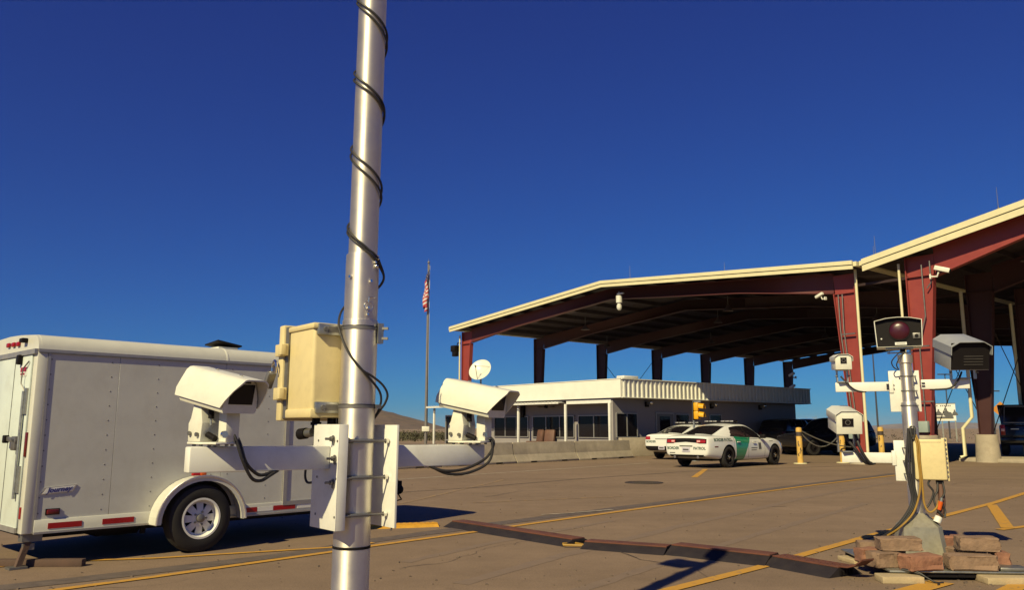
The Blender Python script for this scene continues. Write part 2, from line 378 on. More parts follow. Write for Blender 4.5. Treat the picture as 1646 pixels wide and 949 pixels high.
# thin dry air that fades the far hills
hm = bpy.data.materials.new('haze'); hm.use_nodes = True; ht = hm.node_tree
for n_ in list(ht.nodes):
    if n_.type == 'BSDF_PRINCIPLED': ht.nodes.remove(n_)
pv = ht.nodes.new('ShaderNodeVolumePrincipled'); pv.inputs['Color'].default_value = (0.72, 0.80, 0.95, 1); pv.inputs['Density'].default_value = HAZE
ht.links.new(pv.outputs[0], [n_ for n_ in ht.nodes if n_.type == 'OUTPUT_MATERIAL'][0].inputs['Volume'])
mb = MB(); mb.box((0, 5500, 74), (17000, 16400, 152), hm); tag(mb.build('haze'), 'thin dry haze over the desert', kind='stuff')

# ---- painted lines, seams (sheets a few mm above the pavement)
def strip(name, pix, width, m, z, taper=None, jit=0.0):
    P = [gp(*p) for p in pix]; L_ = []; Rr = []
    # resample
    Q = []
    for a, b in zip(P[:-1], P[1:]):
        n = max(1, int((b - a).length / 0.5))
        for i in range(n): Q.append(a.lerp(b, i / n))
    Q.append(P[-1]); rr = random.Random(len(name) + int(P[0].x * 100))
    mb = MB(); pts = []
    for i, p in enumerate(Q):
        t = (Q[min(i + 1, len(Q) - 1)] - Q[max(0, i - 1)]); t.z = 0; t.normalize(); n = Vector((-t.y, t.x, 0))
        wl = width / 2 * (1 + jit * rr.uniform(-1, 1)); wr = width / 2 * (1 + jit * rr.uniform(-1, 1))
        pts.append((Vector((p.x, p.y, z)) + n * wl, Vector((p.x, p.y, z)) - n * wr))
    vs = []; 
    for a, b in pts: vs += [a, b]
    mb.mesh(vs, [(2 * i, 2 * i + 1, 2 * i + 3, 2 * i + 2) for i in range(len(pts) - 1)], m)
    return tag(mb.build(name), kind='structure')
strip('tar_seam', [(-60, 952), (0, 947), (250, 919), (500, 888), (593, 871), (733, 852), (804, 842), (1000, 817), (1295, 780), (1440, 762)], 0.30, M['tar'], 0.004, jit=0.12)
strip('yellow_line', [(30, 960), (100, 949), (250, 929), (532, 889), (593, 880), (759, 857), (835, 846), (1000, 823), (1310, 780.5), (1440, 765)], 0.11, M['line_y'], 0.008, jit=0.06)
strip('yellow_line', [(-30, 915), (104, 904), (250, 899), (529, 882), (600, 874)], 0.085, M['line_y'], 0.008, jit=0.06)
strip('yellow_line', [(1040, 962), (1077, 950), (1216, 915), (1380, 868), (1505, 834), (1600, 809), (1660, 790)], 0.125, M['line_y'], 0.008, jit=0.06)
strip('yellow_line', [(1594, 813), (1607, 832), (1620, 851)], 0.16, M['line_y'], 0.012, jit=0.04)
strip('yellow_line', [(1606, 853), (1670, 845)], 0.12, M['line_y'], 0.008, jit=0.06)
strip('yellow_line', [(1440, 958), (1515, 938)], 0.20, M['line_y'], 0.008, jit=0.06)
strip('yellow_line', [(1600, 962), (1665, 930)], 0.16, M['line_y'], 0.008, jit=0.06)
strip('yellow_line', [(640, 811), (659, 807), (736, 789), (810, 772)], 0.11, M['line_faint'], 0.004, jit=0.1)
strip('yellow_line', [(760, 809), (1000, 799)], 0.10, M['line_faint'], 0.004, jit=0.2)
strip('yellow_line', [(1116, 768), (1134, 755)], 0.17, M['line_y'], 0.004, jit=0.06)
strip('white_line', [(560, 778), (634, 772), (1000, 748), (1043, 745)], 0.10, M['line_w'], 0.004, jit=0.15)
strip('pavement_crack', [(620, 794), (760, 785), (940, 770), (1110, 758.5), (1440, 747)], 0.07, M['crack'], 0.004, jit=0.5)
strip('pavement_crack', [(870, 829), (915, 827), (985, 821)], 0.05, M['line_w'], 0.012, jit=0.7)
strip('pavement_crack', [(960, 875), (1030, 901), (1110, 912)], 0.012, M['crack'], 0.004, jit=0.6)
strip('pavement_crack', [(1240, 816), (1264, 815)], 0.03, M['crack'], 0.004, jit=0.6)
def crack(pts, wd, seed, m=None):
    r = random.Random(seed); out = []
    P = [gp(*p) for p in pts]
    for a, b in zip(P[:-1], P[1:]):
        n = max(2, int((b - a).length / 0.12)); t = (b - a).normalized(); q = Vector((-t.y, t.x, 0))
        for i in range(n): out.append(a.lerp(b, i / n) + q * r.uniform(-1, 1) * 0.035)
    mb = MB(); vs = []
    for i, p in enumerate(out):
        t = (out[min(i + 1, len(out) - 1)] - out[max(0, i - 1)]).normalized(); q = Vector((-t.y, t.x, 0)); k = wd * r.uniform(0.25, 1.0) * (1 - 0.6 * i / len(out))
        vs += [Vector((p.x, p.y, 0.0035)) + q * k / 2, Vector((p.x, p.y, 0.0035)) - q * k / 2]
    mb.mesh(vs, [(2 * i, 2 * i + 1, 2 * i + 3, 2 * i + 2) for i in range(len(out) - 1)], m or M['crack']); tag(mb.build('pavement_crack'), kind='structure')
crack([(640, 915), (720, 905), (790, 880), (870, 868)], 0.016, 1)
crack([(960, 876), (1030, 901), (1110, 914), (1150, 940)], 0.014, 4)
crack([(1530, 780), (1580, 770), (1660, 772)], 0.02, 5)
crack([(780, 800), (840, 790), (1000, 785)], 0.03, 6)
crack([(1130, 800), (1260, 790), (1420, 775)], 0.025, 7)
crack([(150, 948), (230, 944), (330, 930)], 0.012, 8)
for k, (pix, wd) in enumerate((([(740, 940), (900, 895), (1080, 850), (1300, 800), (1440, 775)], 0.20), ([(900, 960), (1040, 915), (1200, 865), (1400, 808)], 0.18), ([(650, 905), (800, 872), (1000, 835)], 0.16))):
    mk = MB(); r_ = random.Random(k); Q = []
    G = [gp(*p) for p in pix]
    for a, b in zip(G[:-1], G[1:]):
        n = int((b - a).length / 0.3) + 1
        Q += [a.lerp(b, i / n) for i in range(n)]
    vs = []; fs = []
    for i, p in enumerate(Q):
        t = (Q[min(i + 1, len(Q) - 1)] - Q[max(0, i - 1)]).normalized(); q = Vector((-t.y, t.x, 0)); vs += [Vector((p.x, p.y, 0.002)) + q * wd / 2 * r_.uniform(0.6, 1), Vector((p.x, p.y, 0.002)) - q * wd / 2 * r_.uniform(0.6, 1)]
    fs = [(2 * i, 2 * i + 1, 2 * i + 3, 2 * i + 2) for i in range(len(Q) - 1)]
    mk.mesh(vs, fs, M['tyre_faint']); tag(mk.build('tyre_mark'), kind='structure')
# loose grit on the pavement
mb = MB(); r_ = random.Random(21)
for k in range(900):
    if k < 500: y = 6.5 + 14 * r_.random() ** 1.5; x = r_.uniform(-0.62, 0.66) * y
    elif k < 700: t_ = r_.uniform(-6, 14.5); x = -3.79 + 0.665 * t_ + r_.gauss(0.15, 0.2); y = 27.54 + 0.747 * t_ - abs(r_.gauss(0.15, 0.15))
    else: x = r_.uniform(2.9, 5.2); y = r_.uniform(7.0, 9.3)
    q = r_.uniform(0.004, 0.013) * (1.6 if 500 <= k < 700 else 1); mb.box((x, y, q * 0.4), (q * 2, q * r_.uniform(1, 2), q), M['grit'], rot=(0, 0, r_.uniform(0, 3)))
tag(mb.build('gravel', weld=False, normals=False), 'loose grit and small stones scattered on the pavement', kind='stuff')
c = gp(1035, 777); mb = MB(); mb.cyl((0, 0, 0.001), (0, 0, 0.012), 0.48, M['iron'], n=32); mb.lathe([(0.46, 0.012), (0.46, 0.018), (0.40, 0.018), (0.40, 0.012)], M['iron'])
for k in range(5): mb.box((0, -0.28 + 0.14 * k, 0.015), (0.5, 0.03, 0.006), M['iron'])
o = mb.build('manhole_cover'); o.location = c; tag(o, 'round dark iron manhole cover set in the pavement', 'manhole cover')

# ================================================================== CANOPIES
U_ANG = math.atan2(-0.771, 0.637); CAN_O = Vector((-3.1, 51.5, 0))
def plate_seg(mb, a, b, width, th, m, nrm):
    """flange strip from a to b (points in xz plane at y), width along y, thickness along nrm"""
    a = Vector(a); b = Vector(b); h = Vector((0, width / 2, 0)); n = Vector(nrm).normalized() * th
    mb.mesh([a - h, b - h, b + h, a + h, a - h + n, b - h + n, b + h + n, a + h + n],
            [(0, 1, 2, 3), (4, 7, 6, 5), (0, 4, 5, 1), (1, 5, 6, 2), (2, 6, 7, 3), (3, 7, 4, 0)], m)
def column(root, x, s, y, ztop, m, wb=0.40, wt=0.85, pier=0.55, name='column'):
    """tapered steel column; outer flange at x, tapering flange on side s"""
    mb = MB()
    pts = [(x, y - 0.012, pier), (x + s * wb, y - 0.012, pier), (x + s * wt, y - 0.012, ztop - 0.75), (x + s * (wt + 0.05), y - 0.012, ztop), (x, y - 0.012, ztop)]
    mb.prism(pts, (0, 0.024, 0), m)
    plate_seg(mb, (x, y, pier), (x, y, ztop), 0.26, 0.03, m, (-s, 0, 0))
    plate_seg(mb, (x + s * wb, y, pier), (x + s * wt, y, ztop - 0.75), 0.26, 0.03, m, (s, 0, 0))
    mb.box((x + s * wt / 2, y, ztop - 0.77), (wt, 0.22, 0.025), m)
    mb.box((x + s * wb / 2, y, pier + 0.015), (wb + 0.15, 0.42, 0.03), m)
    o = mb.build(name, root)
    mb = MB(); mb.lathe([(0.001, 0), (0.46, 0), (0.40, pier - 0.02), (0.36, pier - 0.002), (0.001, pier - 0.002)], M['concrete'], n=24, M=Matrix.Translation((x + s * wb / 2, y, 0)))
    mb.build('pier', root)
    return o
def rafter(root, y, low, high, m):
    """low/high lists of (x,z): lower and upper edges"""
    mb = MB(); h = 0.012
    n = len(low)
    for i in range(n - 1):
        p = [(low[i][0], y - h, low[i][1]), (low[i + 1][0], y - h, low[i + 1][1]), (high[i + 1][0], y - h, high[i + 1][1]), (high[i][0], y - h, high[i][1])]
        mb.prism(p, (0, 2 * h, 0), m)
        plate_seg(mb, (low[i][0], y, low[i][1]), (low[i + 1][0], y, low[i + 1][1]), 0.26, 0.03, m, (0, 0, -1))
        plate_seg(mb, (high[i][0], y, high[i][1]), (high[i + 1][0], y, high[i + 1][1]), 0.26, 0.03, m, (0, 0, 1))
    return mb.build('rafter', root)
def slope_box(mb, a, b, y0, y1, z0, z1, m):
    """box following slope a->b in (x,z); z0..z1 offsets; y0..y1"""
    P = []
    for (x, z) in (a, b):
        for yy in (y0, y1):
            for dz in (z0, z1): P.append((x, yy, z + dz))
    mb.mesh(P, [(0, 1, 3, 2), (4, 6, 7, 5), (0, 4, 5, 1), (2, 3, 7, 6), (1, 5, 7, 3), (0, 2, 6, 4)], m)

def canopy(name, label, xl, xr, ze, zr, fh, nfr, root, colL, colR, over, bay=6.1, s_lights=(), wt=0.85, haunch=0.0, pier=0.55):
    xm = (xl + xr) / 2; yb = bay * (nfr - 1) + 0.8
    for sgn, a, b in ((0, (xl, ze), (xm, zr)), (1, (xr, ze), (xm, zr))):
        mb = MB(); slope_box(mb, a, b, -over, yb, -0.12, -0.04, M['deck'])
        slope_box(mb, a, b, -over, yb, -0.036, 0.0, M['fascia']); mb.build('roof_slope', root)
        mb = MB(); fm = M['fascia']
        slope_box(mb, a, b, -over - 0.09, -over - 0.002, -fh * 0.42, 0.03, fm)
        slope_box(mb, a, b, -over - 0.05, -over - 0.002, -fh, -fh * 0.42 - 0.02, fm)
        slope_box(mb, a, b, -over - 0.06, -over - 0.002, -fh * 0.42 - 0.018, -fh * 0.42 - 0.002, M['maroon'])  # dark strip painted in as the shadow line between the fascia steps
        mb.build('fascia', root)
        # gutter at the eave
        mb = MB(); sx = -1 if sgn == 0 else 1
        mb.box((a[0] + sx * 0.07, (yb - over) / 2, ze - 0.1), (0.13, yb + over, 0.18), fm); mb.build('gutter', root)
        # purlins with skylight strips between
        n = 8
        mb = MB()
        for k in range(1, n):
            t = k / n; x = a[0] + (b[0] - a[0]) * t; z = a[1] + (b[1] - a[1]) * t
            mb.box((x, (yb - over) / 2, z - 0.23), (0.07, yb + over - 0.1, 0.20), M['deck'])
        mb.build('purlin', root)
        for k in range(n):
            t = (k + 0.5) / n; x = a[0] + (b[0] - a[0]) * t; z = a[1] + (b[1] - a[1]) * t; hx = (b[0] - a[0]) / n * 0.33
            dz = (b[1] - a[1]) / n * 0.33
            for j in range(nfr - 1):
                if (k + j) % 2 == 0:
                    y = bay * j + 2.2
                    mb = MB(); slope_box(mb, (x - hx, z - dz), (x + hx, z + dz), y, y + 0.9, -0.128, -0.122, M['skylight']); mb.build('skylight', root)
    def roofz(x): return zr - abs(x - xm) * (zr - ze) / abs(xm - xl) - 0.34
    cl, cr = colL, colR
    for k in range(nfr):
        y = bay * k; m = M['red'] if k == 0 else M['red_in']  # inner frames get the red with shade in its colour
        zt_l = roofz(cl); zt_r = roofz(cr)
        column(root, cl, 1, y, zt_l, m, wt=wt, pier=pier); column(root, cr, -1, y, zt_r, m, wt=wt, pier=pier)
        q = (xr - xl)
        xs = [cl + wt + 0.05, cl + 5.3, xm, cr - 5.3, cr - wt - 0.05]
        dep = [0.78 + haunch, 0.55, 0.5, 0.55, 0.78 + haunch]
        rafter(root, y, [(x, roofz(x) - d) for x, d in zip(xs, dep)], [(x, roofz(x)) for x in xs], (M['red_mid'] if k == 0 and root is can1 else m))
    return roofz

can1 = thing('checkpoint_canopy', 'wide steel canopy with a low ridge on red columns sheltering the guard building', 'canopy', CAN_O, U_ANG)
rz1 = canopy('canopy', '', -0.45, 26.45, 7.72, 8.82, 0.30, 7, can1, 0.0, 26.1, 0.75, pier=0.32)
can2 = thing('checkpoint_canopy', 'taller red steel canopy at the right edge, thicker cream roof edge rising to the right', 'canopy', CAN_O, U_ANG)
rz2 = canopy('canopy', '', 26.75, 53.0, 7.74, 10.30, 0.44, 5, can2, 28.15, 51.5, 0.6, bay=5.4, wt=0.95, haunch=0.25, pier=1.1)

# downpipes, conduits, lights on the canopies
def tubepart(name, root, pts, r, m, n=10): 
    mb = MB(); mb.tube(pts, r, m, n=n); return mb.build(name, root)
tubepart('downpipe', can1, [(26.24, -0.2, 7.5), (26.24, -0.2, 0.15), (26.20, -0.4, 0.08)], 0.055, M['fascia'])
tubepart('downpipe', can2, [(27.93, -0.2, 7.45), (27.93, -0.2, 0.15)], 0.048, M['fascia'])
tubepart('downpipe', can2, [(27.95, 5.2, 7.0), (27.95, 5.2, 1.8), (27.60, 5.1, 1.35), (27.60, 5.1, 0.25), (27.45, 5.0, 0.18)], 0.07, M['fascia'])
tubepart('downpipe', can2, [(27.95, 10.6, 7.0), (27.95, 10.6, 0.15)], 0.07, M['fascia'])
tubepart('downpipe', can1, [(-0.12, -0.2, 7.2), (-0.12, -0.2, 0.15)], 0.05, M['fascia'])
for dx in (0.10, 0.24): tubepart('conduit', can1, [(25.75 - dx * 1.2, -0.18, 6.6), (25.70 - dx, -0.17, 5.2), (25.95 - dx, -0.15, 1.6)], 0.025, M['steel'], 8)
tubepart('conduit', can2, [(28.75, -0.18, 7.3), (28.75, -0.17, 5.4), (28.45, -0.16, 4.4), (28.45, -0.16, 1.5)], 0.025, M['steel'], 8)
tubepart('conduit', can2, [(29.05, -0.18, 7.4), (29.05, -0.18, 6.6), (28.9, -0.2, 6.4)], 0.025, M['steel'], 8)
mb = MB()
for z in (5.0, 3.0): mb.box((25.78, -0.17, z), (0.55, 0.05, 0.05), M['steel'])
mb.build('conduit_strap', can1)
mb = MB()
for z in (4.3, 2.3): mb.box((28.5, -0.17, z), (0.6, 0.05, 0.05), M['steel'])
mb.build('conduit_strap', can2)
for root, x, z in ((can1, 25.78, 1.15), (can2, 28.42, 1.4)):
    mb = MB(); mb.box((x, -0.28, z), (0.34, 0.2, 0.40), M['grey_box'], bev=0.02); mb.build('electrical_box', root)
def high_bay(root, x, y, z):
    mb = MB(); mb.lathe([(0.06, 0.30), (0.08, 0.22), (0.14, 0.15), (0.26, 0.0), (0.25, 0.0), (0.10, 0.14), (0.001, 0.16)], M['skylight'], M=Matrix.Translation((x, y, z)))
    mb.tube([(x, y, z + 0.28), (x, y, z + 0.75)], 0.015, M['steel'], n=6); return mb.build('ceiling_light', root)
for x, y in ((8, 3), (13, 9), (18, 3), (8, 15), (18, 15), (13, 21), (22.5, 9), (4, 9)): high_bay(can1, x, y, rz1(x) - 1.0)
for x, y in ((31.5, 2.2), (34, 4.5), (31.5, 8.5), (36, 10), (34, 16)): high_bay(can2, x, y, rz2(x) - 1.0)
mb = MB()
for a, b in (((0.1, 12.2, 1.0), (0.1, 18.3, 6.6)), ((0.1, 18.3, 1.0), (0.1, 12.2, 6.6))): mb.tube([a, b], 0.02, M['maroon'], n=6)
mb.build('brace_rod', can1)
mb = MB()
for a, b in (((28.3, 6.1, 1.0), (28.3, 12.2, 6.6)), ((28.3, 12.2, 1.0), (28.3, 6.1, 6.6)), ((26.0, 6.1, 1.0), (26.0, 12.2, 6.6)), ((26.0, 12.2, 1.0), (26.0, 6.1, 6.6))): mb.tube([a, b], 0.02, M['maroon'], n=6)
mb.build('brace_rod', can2)
mb = MB()
for y in (0, 5.4, 10.8, 16.2): mb.box((27.2, y, 6.9), (2.0, 0.1, 0.1), M['maroon'])
mb.build('tie_beam', can2)
part('wall_panel', can2, lambda b: b.box((32.6, 10.95, 5.5), (8.0, 0.08, 4.6), M['deck']))
# antennas on the roof edge
def canw(x, y, z): 
    v = rotz(U_ANG) @ Vector((x, y, z)); return v + CAN_O
for lab, x, y, z, h in (('thin whip antenna above the left slope of the canopy roof', 5.5, 2, 8.1, 1.1), ('thin whip antenna at the ridge of the canopy roof', 13.4, 1, 8.8, 1.0),
                        ('thin whip antenna halfway down the right slope of the canopy roof', 18.6, 2, 8.3, 1.0), ('shorter whip antenna left of the valley between the canopy roofs', 26.2, 1.5, 7.7, 1.0),
                        ('whip antenna over the valley between the canopy roofs', 26.9, 0.2, 7.7, 1.1), ('tall whip antenna on the roof of the right hand canopy', 31.6, -0.5, 8.7, 0.85)):
    mb = MB(); mb.cyl((0, 0, -0.05), (0, 0, 0.12), 0.03, M['steel'], n=8); mb.cyl((0, 0, 0.1), (0, 0, h), 0.012, M['steel'], r1=0.006, n=6)
    o = mb.build('antenna'); o.location = canw(x, y, z); tag(o, lab, 'antenna')

# ================================================================== GUARD BUILDING
BLD_O = Vector((5.32, 39.5, 0.19)); BS = 0.858
bld = thing('guard_building', 'low flat roofed guard building with white fascia, dark windows and a porch on posts', 'building', BLD_O, U_ANG)
bld.scale = (BS, BS, BS)
# walls
part('wall', bld, lambda b: (b.box((-0.9, 9.6, 1.5), (0.2, 19.0, 3.6), M['bwall']), b.box((-8.2, 1.6, 1.5), (14.38, 0.2, 3.6), M['bwall']),
     b.box((-8.2, 19.0, 1.5), (14.38, 0.2, 3.6), M['bwall']), b.box((-15.3, 10.3, 1.5), (0.2, 17.1, 3.6), M['bwall'])))
part('roof', bld, lambda b: b.box((-7.9, 10.2, 3.35), (15.3, 19.6, 0.12), M['bfascia']))
# fascia: smooth sheet on the porch side, ribbed on the lane side
part('fascia', bld, lambda b: (b.box((-6.8, -0.04, 3.6), (13.6, 0.08, 1.05), M['bfascia']), b.box((-6.8, -0.05, 4.14), (13.64, 0.12, 0.04), M['bfascia'])))
def ribbed(b):
    b.box((0.0, 9.9, 3.6), (0.06, 19.74, 1.03), M['bfascia'])
    k = 0; y = 0.18
    while y < 19.7:
        b.box((0.06, y, 3.6), (0.07, 0.11, 1.02), M['bfascia']); y += 0.38
    b.box((0.07, 9.85, 4.13), (0.12, 19.8, 0.05), M['bfascia']); b.box((0.07, 9.85, 3.08), (0.10, 19.8, 0.04), M['bfascia'])
part('ribbed_fascia', bld, ribbed)
part('soffit', bld, lambda b: (b.box((-0.42, 9.8, 3.06), (0.76, 19.6, 0.03), M['bwall']), b.box((-7.0, 0.75, 3.02), (12.6, 1.48, 0.03), M['bwall'])))
# porch awning and its posts
def awning(b):
    x = -19.2
    while x < -4.8:
        b.box((x, 0.3, 2.93), (0.16, 1.4, 0.05), M['white']); b.box((x + 0.16, 0.3, 2.90), (0.16, 1.4, 0.03), M['white']); x += 0.32
    b.box((-12.0, -0.44, 2.85), (14.4, 0.04, 0.06), M['white'])
part('awning', bld, awning)
part('awning_board', bld, lambda b: b.box((-2.75, 0.1, 2.92), (3.7, 0.12, 0.26), M['white']))
for x in (-0.98, -4.65, -9.1, -14.0, -18.8):
    part('post', bld, lambda b: (b.box((x, 0.02, 1.3), (0.13, 0.13, 3.0), M['white'], bev=0.008), b.box((x, 0.02, -0.19), (0.2, 0.2, 0.06), M['white'])))
# windows: frames with panes
def window_front(x0, x1, z0, z1, n):
    f = part('window', bld, lambda b: [b.box((x0 + (x1 - x0) * i / n, 1.46, (z0 + z1) / 2), (0.06, 0.10, z1 - z0), M['alu_trim']) for i in range(n + 1)] +
             [b.box(((x0 + x1) / 2, 1.465, z), (x1 - x0, 0.10, 0.06), M['alu_trim']) for z in (z0, z1)])
    part('pane', f, lambda b: b.box(((x0 + x1) / 2, 1.475, (z0 + z1) / 2), (x1 - x0, 0.03, z1 - z0), M['glass_dark']))
for x0, x1, n in ((-5.0, -1.0, 3), (-9.3, -5.4, 3), (-13.4, -9.8, 3)): window_front(x0, x1, 0.78, 2.12, n)
def window_side(y0, y1, z0, z1, n, name='window'):
    f = part(name, bld, lambda b: [b.box((-0.77, y0 + (y1 - y0) * i / n, (z0 + z1) / 2), (0.08, 0.06, z1 - z0), M['alu_trim']) for i in range(n + 1)] +
             [b.box((-0.765, (y0 + y1) / 2, z), (0.08, y1 - y0, 0.06), M['alu_trim']) for z in (z0, z1)])
    part('pane', f, lambda b: b.box((-0.785, (y0 + y1) / 2, (z0 + z1) / 2), (0.03, y1 - y0, z1 - z0), M['glass_dark']))
    return f
window_side(0.35, 2.1, 0.85, 2.2, 2)
window_side(5.6, 6.9, 0.85, 2.2, 1)
window_side(9.0, 10.2, 0.95, 2.2, 1)
d = part('door', bld, lambda b: (b.box((-0.785, 4.6, 1.1), (0.05, 1.5, 2.2), M['steel']), b.box((-0.765, 3.8, 1.12), (0.06, 0.08, 2.24), M['alu_trim']), b.box((-0.765, 5.42, 1.12), (0.06, 0.08, 2.24), M['alu_trim']), b.box((-0.764, 4.6, 2.25), (0.06, 1.7, 0.08), M['alu_trim'])))
part('pane', d, lambda b: b.box((-0.75, 4.6, 1.25), (0.03, 0.9, 1.6), M['glass_dark']))
part('handle', d, lambda b: b.box((-0.73, 5.2, 1.05), (0.05, 0.04, 0.2), M['chrome']))
# glazed entry at the far left end
d = part('door', bld, lambda b: (b.box((-18.25, 0.72, 1.15), (0.1, 0.12, 2.3), M['alu_trim']), b.box((-17.2, 0.72, 1.15), (0.1, 0.12, 2.3), M['alu_trim']), b.box((-17.72, 0.72, 2.26), (1.1, 0.121, 0.1), M['alu_trim']), b.box((-17.72, 0.72, 0.5), (1.0, 0.1, 0.1), M['alu_trim'])))
part('pane', d, lambda b: b.box((-17.72, 0.74, 1.2), (1.0, 0.03, 2.1), M['glass_dark']))
def wall_lamp(y, z=2.75):
    part('wall_lamp', bld, lambda b: (b.box((-0.72, y, z), (0.16, 0.24, 0.3), M['black'], bev=0.02), b.box((-0.5, y, z + 0.08), (0.3, 0.26, 0.2), M['steel'], bev=0.03), b.sphere((-0.40, y, z + 0.1), 0.13, M['chrome'], n=8)))
for y in (2.95, 9.2, 14.6): wall_lamp(y)
part('ceiling_fan', bld, lambda b: (b.cyl((-7.3, 0.8, 2.62), (-7.3, 0.8, 2.78), 0.12, M['black'], n=12), b.box((-7.3, 0.8, 2.70), (1.4, 0.14, 0.02), M['black']), b.box((-7.3, 0.8, 2.71), (0.14, 1.4, 0.02), M['black']), b.cyl((-7.3, 0.8, 2.78), (-7.3, 0.8, 3.0), 0.03, M['black'], n=8)))
part('roof_unit', bld, lambda b: b.box((-0.35, 0.9, 4.25), (0.6, 1.2, 0.16), M['white'], bev=0.02))
part('wall_speaker', bld, lambda b: b.box((-10.3, 1.40, 2.45), (0.35, 0.2, 0.75), M['black'], bev=0.02))
# satellite dish standing on the roof
def bw(x, y, z): return Vector((BLD_O.x, BLD_O.y, 0)) + rotz(U_ANG) @ (Vector((x, y, 0)) * BS) + Vector((0, 0, z))
dish = thing('satellite_dish', 'round cream satellite dish on the guard building roof', 'satellite dish', bw(-14.7, 1.2, 3.14))
Md = Matrix.Translation((0, 0, 1.70)) @ Vector((-0.35, -0.80, 0.48)).to_track_quat('Z', 'Y').to_matrix().to_4x4()
part('reflector', dish, lambda b: b.lathe([(0.001, 0.0)] + [(0.72 * k / 8, 0.16 * (k / 8) ** 2) for k in range(1, 9)] + [(0.73, 0.15), (0.001, -0.03)], M['cream'], M=Md, n=36))
part('feed_arm', dish, lambda b: (b.tube([Md @ Vector((0, -0.7, 0.14)), Md @ Vector((0, -0.15, 0.80))], 0.02, M['steel'], n=6), b.tube([Md @ Vector((0.6, 0.2, 0.13)), Md @ Vector((0, -0.15, 0.80))], 0.012, M['steel'], n=6), b.cyl(Md @ Vector((0, -0.17, 0.70)), Md @ Vector((0, -0.15, 0.86)), 0.05, M['steel'], n=10)))
part('mast', dish, lambda b: (b.cyl((0, 0.1, 0), (0, 0.1, 1.7), 0.05, M['steel'], n=12), b.cyl((0, 0, 0), (0, 0, 0.02), 0.4, M['steel'], n=12)))
# chairs on the porch, hand truck leaning behind the barrier
def porch_chair(px, lab, ang):
    r = thing('armchair', lab, 'chair', bw(px, 0.75, 0), U_ANG + ang)
    part('seat', r, lambda b: b.box((0, 0, 0.36), (0.7, 0.7, 0.25), M['brown'], bev=0.06))
    part('backrest', r, lambda b: b.box((0, 0.33, 0.8), (0.68, 0.2, 0.95), M['brown'], rot=(R(-10), 0, 0), bev=0.08))
    for s in (-1, 1): part('armrest', r, lambda b: b.box((s * 0.38, 0, 0.5), (0.14, 0.7, 0.3), M['brown'], bev=0.05))
    for x in (-0.28, 0.28):
        for y in (-0.28, 0.28): part('leg', r, lambda b: b.cyl((x, y, 0), (x, y, 0.25), 0.03, M['black'], n=8))
porch_chair(-7.25, 'brown padded armchair on the porch beside a second brown chair, nearer the middle post', 0.2)
porch_chair(-8.35, 'brown padded armchair on the porch right behind the left white post', -0.3)

# ================================================================== BARRIERS
bd = Vector((0.665, 0.747, 0)).normalized(); b0 = Vector((-3.79, 27.54, 0)); bn = Vector((-bd.y, bd.x, 0))
prof = [(0, 0), (0.61, 0), (0.61, 0.08), (0.43, 0.33), (0.385, 0.80), (0.225, 0.80), (0.18, 0.33), (0, 0.08)]
def barrier(t0, t1, lab, off=0.0):
    mb = MB(); a = t0 + 0.03; L_ = t1 - t0 - 0.06
    mb.prism([(0, q[0], q[1]) for q in prof], (L_, 0, 0), M['concrete'], bev=0.015)
    mb.box((L_ * 0.25, -0.004, 0.04), (0.35, 0.02, 0.05), M['black']); mb.box((L_ * 0.75, -0.004, 0.04), (0.35, 0.02, 0.05), M['black'])
    o = mb.build('concrete_barrier'); o.location = b0 + bd * a + bn * off; o.rotation_euler = (0, 0, math.atan2(bd.y, bd.x)); return tag(o, lab, 'barrier')
barrier(-6.2, -2.1, 'concrete barrier segment mostly hidden behind the white trailer and the mast')
barrier(-2.1, 2.0, 'concrete barrier segment behind the right mast arm, left end of the visible row')
barrier(2.0, 6.0, 'concrete barrier segment under the right hand mast camera, left of the porch post')
barrier(6.0, 10.0, 'middle concrete barrier segment in front of the two left porch posts')
barrier(10.0, 14.2, 'concrete barrier segment at the right end of the row by the corner of the building')
mb = MB(); mb.box((0, 0, 0.45), (3.2, 0.25, 0.9), M['concrete'], bev=0.02); mb.box((1.9, 0, 0.3), (0.6, 0.25, 0.6), M['concrete'], bev=0.02)
o = mb.build('low_wall'); o.location = (6.6, 40.5, 0); o.rotation_euler = (0, 0, R(30)); tag(o, 'low grey concrete wall between the barrier row and the second patrol car', 'wall')

# ================================================================== TRAILER
TR_A = math.atan2(0.733, 0.68)
tr = thing('enclosed_trailer', 'white enclosed cargo trailer with rounded roof edge and single wheel, parked behind the mast', 'trailer', (-4.75, 8.1, 0), TR_A)
TL, TW, TZ0, TZ1 = 4.05, 1.95, 0.33, 2.12
def trailer_body(b):
    m = M['trailer']
    # near side built from sheets with thin seams, the rest as a shell
    xs = [0.10, 0.80, 2.02, 2.84, 3.62, TL]
    b.box(((xs[0] + TL) / 2, TW / 2, (TZ0 + TZ1) / 2 + 0.05), (TL - 0.1, TW - 0.03, TZ1 - TZ0 - 0.1), m)
    for a, c in zip(xs[:-1], xs[1:]):
        b.box(((a + c) / 2, 0.008, (0.45 + TZ1) / 2), (c - a - 0.002, 0.016, TZ1 - 0.45), m, bev=0.002, seg=1)
part('body', tr, trailer_body)
rv0 = part('rivet', tr, lambda b: b.lathe([(0.0075, 0.0), (0.006, 0.002), (0.001, 0.003)], M['steel'], n=10, M=Matrix.Rotation(R(90), 4, 'X')))
first = True
for x in (0.13, 0.72, 1.22, 1.90, 2.10, 2.60):
    for k in range(11):
        if first: r_ = rv0; first = False
        else: r_ = rv0.copy(); COL.objects.link(r_); r_.parent = tr
        r_.location = (x, 0.0, 0.52 + k * 0.152)
